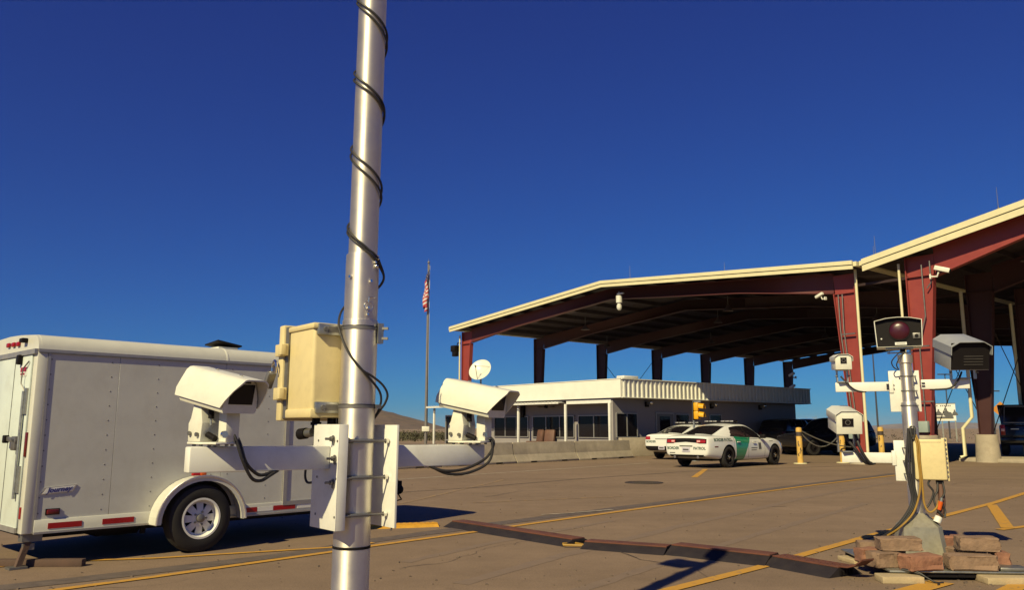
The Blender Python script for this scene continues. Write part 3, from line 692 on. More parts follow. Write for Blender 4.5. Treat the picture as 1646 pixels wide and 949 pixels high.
# rounded aluminium roof edge
arc = [(0.0, 2.12)] + [(0.16 - 0.16 * math.cos(R(q)), 2.13 + 0.165 * math.sin(R(q))) for q in range(0, 91, 15)] + [(0.6, 2.325), (TW / 2, 2.335)]
arc = arc + [(TW - y, z) for y, z in arc[-2::-1]]
part('roof', tr, lambda b: b.prism([(0.03, y, z) for y, z in arc], (TL - 0.03, 0, 0), M['trim']), )
part('roof_trim', tr, lambda b: (b.box((TL / 2, -0.006, 2.122), (TL, 0.014, 0.035), M['alu_trim']), b.box((TL / 2, -0.01, 2.105), (TL - 0.02, 0.014, 0.012), M['steel'])))
part('roof_seam', tr, lambda b: b.prism([(2.02, y, z) for y, z in [(q[0] * 1.0 - (0.003 if q[0] < 1 else -0.003), q[1] + 0.003) for q in arc]], (0.02, 0, 0), M['cream']))
# rear frame
part('rear_frame', tr, lambda b: (b.box((0.045, 0.055, (TZ0 + TZ1) / 2), (0.10, 0.12, TZ1 - TZ0), M['trim'], bev=0.012), b.box((0.045, TW - 0.055, (TZ0 + TZ1) / 2), (0.10, 0.12, TZ1 - TZ0), M['trim'], bev=0.012),
     b.box((0.105, -0.004, (TZ0 + TZ1) / 2), (0.025, 0.012, TZ1 - TZ0), M['alu_trim']),
     b.prism([(0.0, y, z) for y, z in [(y, z - 0.004) for y, z in arc]], (0.035, 0, 0), M['trim']), b.box((-0.01, TW / 2, 2.115), (0.05, TW, 0.05), M['alu_trim'])))
part('bottom_rail', tr, lambda b: (b.box((0.10 + (TL - 0.1) / 2, 0.0, 0.395), (TL - 0.1, 0.03, 0.13), M['trim'], bev=0.004), b.box((0.10 + (TL - 0.1) / 2, -0.008, 0.335), (TL - 0.1, 0.05, 0.02), M['alu_trim'])))
# rear door with its hardware
rd = part('rear_door', tr, lambda b: (b.box((-0.006, TW / 2, 1.22), (0.025, TW - 0.24, 1.74), M['trailer_rear'], bev=0.005), b.box((-0.015, TW / 2, 0.36), (0.03, TW - 0.24, 0.05), M['alu_trim'])))
part('door_seam', rd, lambda b: (b.box((-0.021, 0.62, 1.22), (0.004, 0.008, 1.72), M['steel']), b.box((-0.021, 1.3, 1.22), (0.004, 0.008, 1.72), M['steel'])))
for z in (0.85, 1.62): part('hinge', rd, lambda b: b.box((-0.028, 0.16, z), (0.02, 0.07, 0.26), M['galv']))
part('lock_bar', rd, lambda b: (b.cyl((-0.04, 0.20, 0.66), (-0.04, 0.20, 1.72), 0.016, M['galv'], n=10), b.tube([(-0.035, 0.20, 1.72), (-0.05, 0.28, 1.8), (-0.05, 0.26, 1.95), (-0.03, 0.16, 2.02)], 0.007, M['steel'], n=6)))
part('handle', rd, lambda b: (b.box((-0.06, 0.38, 1.235), (0.03, 0.34, 0.05), M['steel'], rot=(R(4), 0, 0), bev=0.01), b.box((-0.05, 0.28, 1.20), (0.05, 0.12, 0.14), M['steel'], bev=0.01), b.box((-0.07, 0.52, 1.24), (0.05, 0.07, 0.08), M['black'], bev=0.01)))
part('sticker', rd, lambda b: (b.box((-0.021, 0.33, 1.93), (0.004, 0.20, 0.11), M['white']), b.box((-0.024, 0.33, 1.945), (0.004, 0.18, 0.045), M['refl_red']), b.box((-0.024, 0.35, 1.90), (0.004, 0.12, 0.02), M['refl_red'])), )
part('sticker', rd, lambda b: (b.box((-0.021, 0.26, 1.40), (0.004, 0.05, 0.06), M['refl_red']), b.box((-0.024, 0.26, 1.40), (0.004, 0.03, 0.02), M['white'])))
for y, z in ((0.62, 2.228), (0.78, 2.232), (0.95, 2.236)): part('marker_light', tr, lambda b: b.box((-0.012, y, z), (0.03, 0.085, 0.05), M['refl_red'], bev=0.012))
part('marker_light', tr, lambda b: b.box((-0.03, 0.40, 2.25), (0.06, 0.10, 0.045), M['black'], bev=0.01))
part('door_catch', tr, lambda b: b.box((-0.04, 0.43, 2.05), (0.05, 0.07, 0.10), M['black'], bev=0.01))
part('tail_light', tr, lambda b: b.box((-0.012, 0.075, 1.19), (0.02, 0.045, 0.24), M['refl_dark'], bev=0.006))
part('reflector', tr, lambda b: b.box((-0.010, 0.06, 0.53), (0.012, 0.03, 0.11), M['refl_red']))
for x0, x1 in ((0.225, 0.54), (0.74, 1.06), (2.26, 2.50), (2.72, 3.02)): part('reflector_tape', tr, lambda b: b.box(((x0 + x1) / 2, -0.0175, 0.395), (x1 - x0, 0.004, 0.055), M['refl_red']))
for x, q in ((2.61, 0.2), (3.2, 0.3)): part('reflector_tape', tr, lambda b: b.box((x, -0.0175, 0.395), (q, 0.004, 0.05), M['white']))
part('side_light', tr, lambda b: (b.box((0.26, -0.014, 0.53), (0.11, 0.035, 0.045), M['refl_dark'], bev=0.008), b.box((0.26, -0.004, 0.53), (0.13, 0.012, 0.06), M['black'])))
# badge reading Journey
bg_o = part('badge', tr, lambda b: (b.prism([(0.135, -0.001, 0.70), (0.43, -0.001, 0.72), (0.465, -0.001, 0.785), (0.17, -0.001, 0.765)], (0, -0.008, 0), M['chrome']),
     b.prism([(0.155, -0.008, 0.708), (0.42, -0.008, 0.726), (0.45, -0.008, 0.778), (0.185, -0.008, 0.759)], (0, -0.003, 0), M['white'])))
Mt = Matrix.Translation((0.302, -0.0125, 0.744)) @ Matrix.Rotation(R(3.6), 4, 'Y').inverted() @ Matrix.Rotation(R(90), 4, 'X')
text_mb('Journey', 0.068, M['navy'], Mt, depth=0.001, shear=0.35, sx=1.05, heavy=0.002).build('lettering', bg_o, normals=False)
# side door frame
part('side_door', tr, lambda b: (b.box((3.38, -0.004, 1.25), (1.0, 0.012, 1.62), M['trailer']), b.box((2.865, -0.009, 1.25), (0.05, 0.03, 1.66), M['alu_trim']), b.box((3.38, -0.009, 0.443), (1.05, 0.03, 0.05), M['alu_trim']), b.box((3.38, -0.009, 2.06), (1.05, 0.03, 0.05), M['alu_trim']), b.box((3.90, -0.009, 1.25), (0.05, 0.03, 1.66), M['alu_trim'])))
# fender
def fender(b):
    m = M['trim']; cx, cz = 1.73, 0.33; ro, ri = 0.505, 0.455; pts = []
    A = [R(q) for q in range(0, 181, 9)]
    outer = [(cx - ro * math.cos(t) * 1.02, cz + ro * math.sin(t) * 0.97) for t in A]
    inner = [(cx - ri * math.cos(t) * 1.02, cz + ri * math.sin(t) * 0.97) for t in A]
    for i in range(len(A) - 1):
        q = [outer[i], outer[i + 1], inner[i + 1], inner[i]]
        b.prism([(x, -0.215, z) for x, z in q], (0, 0.02, 0), m)              # rolled lip
        b.prism([(outer[i][0], -0.205, outer[i][1]), (outer[i + 1][0], -0.205, outer[i + 1][1]), (outer[i + 1][0] * 0.985 + cx * 0.015, -0.205, outer[i + 1][1] - 0.008), (outer[i][0] * 0.985 + cx * 0.015, -0.205, outer[i][1] - 0.008)], (0, 0.20, 0), m)
    b.tube([(x, -0.215, z) for x, z in outer], 0.014, M['alu'], n=8)
part('fender', tr, fender)
part('fender_light', tr, lambda b: (b.box((1.71, -0.10, 0.84), (0.16, 0.05, 0.03), M['refl_red'], bev=0.008), b.box((1.75, -0.11, 0.842), (0.07, 0.05, 0.032), M['amber'], bev=0.008)))
def wheel_arch(b):
    b.lathe([(0.001, 0), (0.455, 0), (0.455, 0.02), (0.001, 0.02)], M['black'], M=Matrix.Translation((1.73, -0.004, 0.33)) @ Matrix.Rotation(R(90), 4, 'X'))
part('wheel_arch', tr, lambda b: b.prism([(1.73 + 0.46 * math.cos(R(q)), -0.012, 0.34 + 0.45 * math.sin(R(q))) for q in range(0, 181, 10)], (0, 0.008, 0), M['black']))
# wheel
def wheel(parent, cx, cy, cz, Rt, wt, rim_r, side=-1, steel=True, rim_m=None, hub_m=None, tyre_m=None, spokes=8):
    """wheel whose outer face looks along side*y"""
    Mw = Matrix.Translation((cx, cy, cz)) @ Matrix.Rotation(R(90) * (1 if side < 0 else -1), 4, 'X')
    w2 = wt / 2; rim_m = rim_m or M['white']; hub_m = hub_m or M['steel']; tyre_m = tyre_m or M['rubber']
    t = MB(); t.lathe([(rim_r, -w2 * 0.9), (rim_r + 0.03, -w2), (Rt - 0.05, -w2 * 1.0), (Rt - 0.012, -w2 * 0.8), (Rt, -w2 * 0.5), (Rt, w2 * 0.5), (Rt - 0.012, w2 * 0.8), (Rt - 0.05, w2), (rim_r + 0.035, w2 * 1.02), (rim_r + 0.02, w2 * 0.98), (rim_r, w2 * 0.9)], tyre_m, n=48, M=Mw)
    wo = t.build('wheel', parent, angle=30)
    r = MB(); r.lathe([(rim_r + 0.004, w2 * 0.90), (rim_r + 0.006, w2 * 0.99), (rim_r - 0.014, w2 * 0.99), (rim_r - 0.022, w2 * 0.8), (rim_r - 0.028, w2 * 0.35), (rim_r - 0.035, w2 * 0.3), (0.001, w2 * 0.22)], rim_m if not steel else M['black'], n=48, M=Mw)
    if steel:
        r.lathe([(rim_r + 0.004, w2 * 0.90), (rim_r + 0.007, w2 * 1.0), (rim_r - 0.014, w2 * 1.0), (rim_r - 0.024, w2 * 0.8), (rim_r - 0.03, w2 * 0.42), (rim_r - 0.05, w2 * 0.40)], rim_m, n=48, M=Mw)
        ro = rim_r - 0.045; ri = rim_r * 0.42
        for k in range(spokes):
            a = 2 * math.pi * k / spokes
            def P(rr, da, z): return Mw @ Vector((rr * math.cos(a + da), rr * math.sin(a + da), z))
            ho = 0.62 * math.pi / spokes; hi = 0.98 * math.pi / spokes
            q = [P(ro, -ho, w2 * 0.42), P(ro, ho, w2 * 0.42), P(ri, hi, w2 * 0.62), P(ri, -hi, w2 * 0.62)]
            qq = [P(ro, -ho, w2 * 0.30), P(ro, ho, w2 * 0.30), P(ri, hi, w2 * 0.5), P(ri, -hi, w2 * 0.5)]
            r.mesh(q + qq, [(0, 1, 2, 3), (4, 7, 6, 5), (0, 3, 7, 4), (1, 5, 6, 2), (0, 4, 5, 1)], rim_m)
        r.lathe([(ri + 0.004, w2 * 0.60), (ri * 0.75, w2 * 0.66), (ri * 0.5, w2 * 0.62), (0.001, w2 * 0.62)], rim_m, n=32, M=Mw)
    ro_ = r.build('rim', wo, angle=30)
    h = MB(); h.lathe([(rim_r * 0.22, w2 * 0.55), (rim_r * 0.20, w2 * 0.98), (rim_r * 0.14, w2 * 1.05), (0.001, w2 * 1.07)], hub_m, n=20, M=Mw)
    for k in range(5):
        a = 2 * math.pi * k / 5; c = Vector((rim_r * 0.32 * math.cos(a), rim_r * 0.32 * math.sin(a), 0))
        h.cyl(Mw @ (c + Vector((0, 0, w2 * 0.6))), Mw @ (c + Vector((0, 0, w2 * 0.75))), 0.013, hub_m, n=6)
    h.build('hub', wo)
    return wo
wheel(tr, 1.72, -0.10, 0.365, 0.365, 0.205, 0.215, -1)
wheel(tr, 1.72, TW + 0.10, 0.365, 0.365, 0.205, 0.215, 1)
# undercarriage, jack, tongue
part('underframe', tr, lambda b: (b.box((TL / 2, TW / 2, 0.31), (TL - 0.2, TW - 0.2, 0.07), M['black']), b.box((1.73, TW / 2, 0.33), (0.1, TW, 0.09), M['black']), b.box((1.2, 0.08, 0.27), (0.05, 0.04, 0.08), M['black'])))
def spare(b):
    b.cyl((0.95, 0.9, 0.27), (0.95, 0.9, 0.12), 0.30, M['black'], r1=0.24, n=24)
part('water_tank', tr, lambda b: b.prism([(0.75, 0.4, 0.32), (1.35, 0.4, 0.32), (1.28, 0.4, 0.20), (0.85, 0.4, 0.20)], (0, 1.0, 0), M['black']))
part('leg', tr, lambda b: (b.box((0.12, 0.12, 0.29), (0.18, 0.12, 0.08), M['steel']), b.box((0.06, 0.10, 0.14), (0.05, 0.06, 0.34), M['wood_dark'], rot=(0, R(16), 0)), b.box((0.015, 0.10, 0.012), (0.16, 0.14, 0.02), M['steel']), b.box((0.10, 0.10, 0.20), (0.1, 0.05, 0.06), M['steel'])))
o = MB(); o.box((0, 0, 0.035), (0.95, 0.09, 0.07), M['wood_dark'], bev=0.006); o = o.build('timber_plank'); o.location = (-4.72, 8.33, 0.0); o.rotation_euler = (0, 0, R(2)); tag(o, 'weathered timber plank lying on the ground by the trailer jack leg', 'plank')
part('tongue', tr, lambda b: (b.tube([(TL, 0.35, 0.36), (TL + 1.2, TW / 2, 0.42)], 0.045, M['black'], n=8), b.tube([(TL, TW - 0.35, 0.36), (TL + 1.2, TW / 2, 0.42)], 0.045, M['black'], n=8)))
part('coupler', tr, lambda b: (b.box((TL + 1.25, TW / 2, 0.44), (0.32, 0.12, 0.10), M['black'], bev=0.02), b.sphere((TL + 1.42, TW / 2, 0.42), 0.075, M['black'], n=8), b.box((TL + 1.30, TW / 2, 0.53), (0.20, 0.03, 0.03), M['black'], rot=(0, R(-18), 0)), b.box((TL + 1.42, TW / 2, 0.50), (0.05, 0.09, 0.1), M['black'])))
part('tongue_jack', tr, lambda b: (b.cyl((TL + 0.75, TW / 2, 0.04), (TL + 0.75, TW / 2, 0.8), 0.03, M['black'], n=10), b.cyl((TL + 0.75, TW / 2, 0.0), (TL + 0.75, TW / 2, 0.03), 0.09, M['black'], n=12), b.tube([(TL + 1.3, TW / 2 - 0.1, 0.4), (TL + 1.38, TW / 2 - 0.12, 0.28), (TL + 1.2, TW / 2 - 0.15, 0.26), (TL + 0.9, TW / 2 - 0.1, 0.36)], 0.012, M['black'], n=6)))
part('roof_vent', tr, lambda b: (b.box((2.38, 0.80, 2.352), (0.26, 0.26, 0.04), M['cream']), b.box((2.38, 0.80, 2.402), (0.34, 0.34, 0.020), M['black'], rot=(R(-6), R(9), 0), bev=0.006)))

# ================================================================== SURVEILLANCE MAST (near)
MA = R(40)
MX, MY = -0.772, 4.0
mast = thing('camera_mast', 'tall silver telescopic mast with white mounting plates and two white side arms', 'mast', (MX, MY, 0), rot=(0, 0, 0))
mast.rotation_mode = 'XYZ'
tilt = Matrix.Rotation(0.0085, 4, 'Y')
mast.rotation_euler = (tilt @ rotz(MA)).to_euler('XYZ')
pole = part('pole', mast, lambda b: b.lathe([(0.001, 0), (0.0885, 0), (0.0885, 0.786), (0.085, 0.790), (0.085, 0.795), (0.0875, 0.799), (0.0875, 1.872), (0.086, 1.878), (0.0825, 1.879), (0.0825, 2.205), (0.081, 2.212), (0.0725, 2.213), (0.0725, 3.70), (0.0625, 3.705), (0.0625, 4.45), (0.001, 4.45)], M['alu'], n=56))
part('base_plate', mast, lambda b: (b.box((0, 0, 0.012), (0.36, 0.36, 0.024), M['galv']), [b.cyl((x, y, 0.024), (x, y, 0.06), 0.015, M['steel'], n=6) for x in (-0.14, 0.14) for y in (-0.14, 0.14)]))
def ring(b, z, r, h, m, th=0.004): b.lathe([(r, z - h / 2), (r + th, z - h / 2), (r + th, z + h / 2), (r, z + h / 2)], m, n=48)
part('joint_band', pole, lambda b: (ring(b, 0.793, 0.0865, 0.012, M['black'], 0.0035)))
for z in (1.838, 1.455): part('clamp_band', mast, lambda b: (ring(b, z, 0.0876, 0.016, M['steel'], 0.003), ring(b, z + 0.009, 0.0878, 0.003, M['black'], 0.0035), b.box((0.075, -0.065, z), (0.03, 0.03, 0.02), M['steel'])))
part('grounding_lug', mast, lambda b: (b.box((0.07, -0.07, 1.815), (0.03, 0.03, 0.10), M['galv']), b.box((0.085, -0.085, 1.84), (0.045, 0.015, 0.012), M['steel'], rot=(0, 0, R(-45))), b.box((0.085, -0.085, 1.79), (0.045, 0.015, 0.012), M['steel'], rot=(0, 0, R(-45)))))
for a, z, r in ((200, 2.09, 0.0825), (270, 2.07, 0.0825), (285, 2.17, 0.0825)):
    d = Vector((math.cos(R(a)), math.sin(R(a)), 0)); part('bolt', mast, lambda b: b.cyl(d * (r - 0.002) + Vector((0, 0, z)), d * (r + 0.012) + Vector((0, 0, z)), 0.0075, M['chrome'], n=8))
for a, z in ((292, 2.15), (296, 2.19)):
    d = Vector((math.cos(R(a)), math.sin(R(a)), 0)); part('bolt', mast, lambda b: b.sphere(d * 0.088 + Vector((0, 0, z)), 0.011, M['chrome'], n=6))
# locking pin on its ring
d = Vector((math.cos(R(262)), math.sin(R(262)), 0))
part('locking_pin', mast, lambda b: (b.cyl(d * 0.08 + Vector((0, 0, 1.935)), d * 0.105 + Vector((0, 0, 1.935)), 0.006, M['chrome'], n=8), b.tube([d * 0.1 + Vector((-d.y * 0.022 * math.cos(R(q)), d.x * 0.022 * math.cos(R(q)), 1.94 + 0.024 * math.sin(R(q)))) for q in range(0, 361, 30)], 0.0022, M['chrome'], n=5),
     b.tube([d * 0.1 + Vector((0, 0, 1.96)), d * 0.102 + Vector((-0.0, 0.0, 1.985)), Vector((math.cos(R(285)), math.sin(R(285)), 0)) * 0.094 + Vector((0, 0, 1.99))], 0.003, M['chrome'], n=5), b.cyl(d * 0.08 + Vector((0, 0, 1.902)), d * 0.1 + Vector((0, 0, 1.902)), 0.006, M['chrome'], n=8)))
def channel(b, x, sgn, y0=0.0, W=0.25, fl=0.048):
    """folded sheet plate standing across the arm direction; flanges point to the pole"""
    b.box((x, y0, 1.125), (0.006, W, 0.485), M['white'], bev=0.002)
    for q in (-1, 1): b.box((x - sgn * fl / 2, y0 + q * (W / 2 - 0.003), 1.125), (fl, 0.006, 0.485), M['white'], bev=0.002)
pls = []
pls.append(part('mounting_plate', mast, lambda b: channel(b, -0.145, -1, 0.022, 0.255)))
pls.append(part('mounting_plate', mast, lambda b: channel(b, 0.135, -1, -0.05, 0.225, 0.010)))
for z, y in ((1.30, -0.055), (1.21, -0.078), (1.10, -0.07)):
    part('bolt', pls[0], lambda b: (b.cyl((-0.146, y, z), (-0.190, y, z), 0.006, M['steel'], n=8), b.cyl((-0.149, y, z), (-0.153, y, z), 0.017, M['steel'], n=12), b.cyl((-0.155, y, z), (-0.166, y, z), 0.012, M['steel'], n=6), b.box((-0.152, y - 0.006, z - 0.014), (0.004, 0.018, 0.026), M['steel'], rot=(R(20), 0, 0))))
for z in (1.290, 1.118, 0.945):
    def strap(b):
        ring(b, z, 0.0876, 0.020, M['steel'], 0.003)
        for s in (-1, 1):
            b.cyl((-0.15, s * 0.095, z), (0.17, s * 0.095, z), 0.006, M['steel'], n=8)
        b.cyl((0.11, -0.095, z), (0.125, -0.095, z), 0.013, M['chrome'], n=6)
        b.box((0.166, -0.095, z), (0.012, 0.028, 0.03), M['steel'])
        b.box((-0.02, -0.092, z), (0.09, 0.012, 0.018), M['galv'])
        b.tube([(0.15, -0.10, z - 0.015), (0.155, -0.115, z - 0.05), (0.14, -0.12, z - 0.075)], 0.005, M['steel'], n=6)
    part('strap', mast, strap)
for x0, x1 in ((-0.80, -0.15), (0.15, 0.775)):
    part('arm', mast, lambda b: b.box(((x0 + x1) / 2, 0, 1.213), (x1 - x0, 0.065, 0.108), M['white'], bev=0.006))
# lamp head on top of the mast, above the picture
part('lamp_head', mast, lambda b: (b.box((-0.02, 0.24, 4.02), (0.20, 0.32, 0.24), M['white'], bev=0.02), b.cyl((0, 0, 4.02), (0, 0.1, 4.02), 0.02, M['steel'], n=8), b.box((0, 0, 4.47), (0.2, 0.2, 0.1), M['white'], bev=0.02)))

def mloc(x, y, z):
    return (tilt @ rotz(MA)) @ Vector((x, y, z)) + Vector((MX, MY, 0))
# ---- security camera in a weather housing on a yoke
def camera_housing(label, base, yaw, pitch, s=1.0, z_up=0.175, yoke_yaw=None, group=None):
    """base: point on the arm; yaw: world heading of the lens; pitch: nose down"""
    root = thing('security_camera', label, 'security camera', base, yaw, group)
    cr = M['cream']
    Mh = Matrix.Translation((0.035 * s, 0, (z_up + 0.08) * s)) @ Matrix.Rotation(pitch, 4, 'Y') @ Matrix.Scale(s, 4)
    # sunshield: rounded trapezoid shell, the mouth cut back towards the bottom
    out_, inn = [], []
    sec = [(-0.100, -0.066), (-0.099, -0.03), (-0.088, 0.015), (-0.070, 0.054), (-0.056, 0.068), (-0.040, 0.072), (0.040, 0.072), (0.056, 0.068), (0.070, 0.054), (0.088, 0.015), (0.099, -0.03), (0.100, -0.066)]
    mb = MB(); n = len(sec)
    def fx(z): return 0.232 - max(0, (0.055 - z)) / 0.12 * 0.085
    th = 0.006
    rows = []
    for k, shr in ((0, 0), (1, th)):
        for xk in ('b', 'f'):
            row = []
            for (y, z) in sec:
                yy = y * (1 - shr / 0.1); zz = z - (shr if z > 0.05 else 0)
                row.append(Mh @ Vector(((-0.182 - 0.012 * (z < 0)) if xk == 'b' else fx(z), yy, zz)))
            rows.append(row)
    v = [p for r in rows for p in r]; fs = []
    for i in range(n - 1):
        fs.append((i, i + 1, n + i + 1, n + i)); fs.append((2 * n + i, 3 * n + i, 3 * n + i + 1, 2 * n + i + 1)); fs.append((n + i, n + i + 1, 3 * n + i + 1, 3 * n + i)); fs.append((i, 2 * n + i, 2 * n + i + 1, i + 1))
    for e in (0, n - 1): fs.append((e, n + e, 3 * n + e, 2 * n + e))
    mb.mesh(v, fs, cr)
    hood = mb.build('sunshield', root, angle=35)
    part('screw', hood, lambda b: [b.cyl(Mh @ Vector((x, y, 0.071)), Mh @ Vector((x, y, 0.080)), 0.008 * s, M['chrome'], n=10) for x in (-0.06, 0.12) for y in (0.0,)])
    # housing body under the shield
    def body(b):
        secb = [(-0.088, -0.075), (-0.080, -0.088), (0.080, -0.088), (0.088, -0.075), (0.084, -0.02), (0.062, 0.045), (0.045, 0.058), (-0.045, 0.058), (-0.062, 0.045), (-0.084, -0.02)]
        b.prism([Mh @ Vector((-0.175, y, z)) for y, z in secb], (Mh.to_3x3() @ Vector((0.325, 0, 0))), cr)
    part('housing', root, body)
    part('front_glass', root, lambda b: (b.box(Mh @ Vector((0.1505, -0.002, -0.004)), (0.006 * s, 0.122 * s, 0.088 * s), M['glass_dark'], rot=Matrix.Rotation(pitch, 3, 'Y')), b.box(Mh @ Vector((0.1504, 0.0, 0.049)), (0.004 * s, 0.07 * s, 0.006 * s), M['black'], rot=Matrix.Rotation(pitch, 3, 'Y'))))
    part('rear_cap', root, lambda b: b.prism([Mh @ Vector((-0.185, y * 0.97, z)) for y, z in [(-0.088, -0.072), (0.088, -0.072), (0.082, -0.02), (0.06, 0.045), (-0.06, 0.045), (-0.082, -0.02)]], Mh.to_3x3() @ Vector((0.012, 0, 0)), cr))
    part('name_tag', root, lambda b: b.box(Mh @ Vector((0.09, -0.0872, -0.062)), (0.05 * s, 0.004 * s, 0.014 * s), M['steel'], rot=Matrix.Rotation(pitch, 3, 'Y')))
    # yoke
    def yoke(b):
        b.box((0.0, 0, 0.012 * s), (0.21 * s, 0.13 * s, 0.010 * s), cr, bev=0.002)
        pr = [(-0.105, 0.018), (-0.015, 0.018), (-0.005, 0.10), (-0.02, 0.175), (-0.075, 0.185), (-0.085, 0.12), (-0.108, 0.10)]
        b.prism([(x * s, -0.062 * s, z * s) for x, z in pr], (0, 0.124 * s, 0), cr, bev=0.004 * s)
        b.box((0.075 * s, 0.02 * s, 0.085 * s), (0.055 * s, 0.07 * s, 0.135 * s), cr, bev=0.003)
    part('bracket', root, yoke)
    part('bolt', root, lambda b: ([b.cyl((x * s, -0.066 * s, z * s), (x * s, -0.075 * s, z * s), 0.010 * s, M['steel'], n=6) for x, z in ((-0.085, 0.055), (-0.03, 0.05))], [b.cyl((x * s, y * s, -0.002), (x * s, y * s, 0.012 * s), 0.008 * s, M['steel'], n=6) for x in (-0.08, -0.03, 0.03, 0.07) for y in (-0.045, 0.045)], b.cyl((0.107 * s, -0.03 * s, 0.05 * s), (0.118 * s, -0.03 * s, 0.05 * s), 0.016 * s, M['chrome'], n=12)))
    part('connector', root, lambda b: (b.cyl((0.012 * s, -0.03 * s, 0.165 * s), (0.012 * s, -0.03 * s, 0.12 * s), 0.013 * s, M['black'], n=12), b.cyl((0.012 * s, -0.03 * s, 0.12 * s), (0.014 * s, -0.03 * s, 0.09 * s), 0.006 * s, M['galv'], n=8), b.cyl((0.0, -0.035 * s, 0.05 * s), (0.05 * s, -0.03 * s, 0.03 * s), 0.014 * s, M['black'], n=10)))
    return root
cl = camera_housing('white camera in hooded housing on the left mast arm, lens turned to the lower right', mloc(-0.69, 0.0, 1.271), math.atan2(-0.57, 0.82), R(11), 0.97)
crr = camera_housing('white camera in hooded housing on the right mast arm, seen side on against the sky', mloc(0.70, 0.0, 1.271), math.atan2(-0.50, 0.866), R(11), 0.99)

def smooth(pts, n=8):
    P = [Vector(p) for p in pts]; out = []
    for i in range(len(P) - 1):
        p0 = P[max(0, i - 1)]; p1 = P[i]; p2 = P[i + 1]; p3 = P[min(len(P) - 1, i + 2)]
        for k in range(n):
            t = k / n; out.append(0.5 * ((2 * p1) + (-p0 + p2) * t + (2 * p0 - 5 * p1 + 4 * p2 - p3) * t * t + (-p0 + 3 * p1 - 3 * p2 + p3) * t ** 3))
    out.append(P[-1]); return out
def cable(label, lists, r=0.006, m=None, group=None, cat='cable', name='cable'):
    mb = MB()
    for L_ in lists: mb.tube(smooth(L_), r, m or M['cable'], n=8)
    return tag(mb.build(name), label, cat, group)
# camera cables drooping over the arms
cable('pair of black cables drooping from the left mast camera over its arm', [
    [mloc(-0.66, -0.05, 1.37), mloc(-0.63, -0.09, 1.30), mloc(-0.60, -0.105, 1.21), mloc(-0.55, -0.09, 1.135), mloc(-0.50, -0.07, 1.12), mloc(-0.45, -0.05, 1.14), mloc(-0.40, -0.02, 1.16)],
    [mloc(-0.64, -0.04, 1.36), mloc(-0.61, -0.08, 1.29), mloc(-0.58, -0.095, 1.20), mloc(-0.52, -0.075, 1.150), mloc(-0.47, -0.05, 1.145), mloc(-0.42, -0.02, 1.16)]], 0.0075)
cable('pair of black cables looping below the end of the right mast arm', [
    [mloc(0.76, -0.06, 1.32), mloc(0.79, -0.09, 1.28), mloc(0.74, -0.09, 1.20), mloc(0.62, -0.07, 1.145), mloc(0.50, -0.05, 1.135), mloc(0.42, -0.02, 1.16)],
    [mloc(0.74, -0.05, 1.32), mloc(0.77, -0.10, 1.28), mloc(0.75, -0.10, 1.18), mloc(0.64, -0.075, 1.125), mloc(0.52, -0.05, 1.12), mloc(0.43, -0.02, 1.16)]], 0.0075)
# black cables wound up the mast
cs = []
for off, dz in ((0.0, 0.0), (0.6, -0.034)):
    pts = []
    a0 = R(198); z0 = 2.30
    for k in range(0, 150):
        # angle grows while the cable drops; one turn every ~0.41 m
        z = 4.3 - k * 0.0142; zz = z + dz
        if z < 2.13: break
        a = a0 + (z0 - z) / 0.415 * 2 * math.pi + off * math.sin(z * 9.0) * 0.4
        r = (0.0725 if zz > 2.213 else 0.0825) + 0.008; 
        pts.append(mloc(r * math.cos(a) * 1.02, r * math.sin(a) * 1.02, zz))
    # run down the far left side then across the front
    def pc(ang, r, z): return mloc(r * math.cos(R(ang)), r * math.sin(R(ang)), z)
    tail = [pc(330, 0.108, 2.10), pc(20, 0.105, 2.05), pc(80, 0.10, 2.0), pc(125, 0.10, 1.94), pc(160, 0.106, 1.86), pc(185, 0.100, 1.78), pc(215, 0.098, 1.70), pc(250, 0.098, 1.63)]
    if dz == 0: tail += [pc(285, 0.098, 1.575), pc(310, 0.112, 1.53), pc(318, 0.118, 1.49), pc(325, 0.11, 1.455), pc(345, 0.10, 1.42), pc(20, 0.10, 1.38)]
    else: tail += [pc(280, 0.105, 1.60), pc(302, 0.135, 1.56), pc(312, 0.152, 1.515), pc(316, 0.14, 1.475), pc(322, 0.118, 1.445), pc(345, 0.10, 1.415), pc(20, 0.10, 1.37)]
    cs.append((pts, tail))
mb = MB()
for pts, tail in cs: mb.tube(pts + smooth([pts[-1]] + tail)[1:], 0.0058, M['cable'], n=8)
tag(mb.build('cable'), 'pair of black cables wound in a spiral up the silver mast', 'cable')

# ---- beige enclosure on the mast
en = thing('junction_box', 'beige weatherproof enclosure with clip latches strapped to the left of the mast', 'enclosure', mloc(-0.055, 0.0, 1.40), MA)
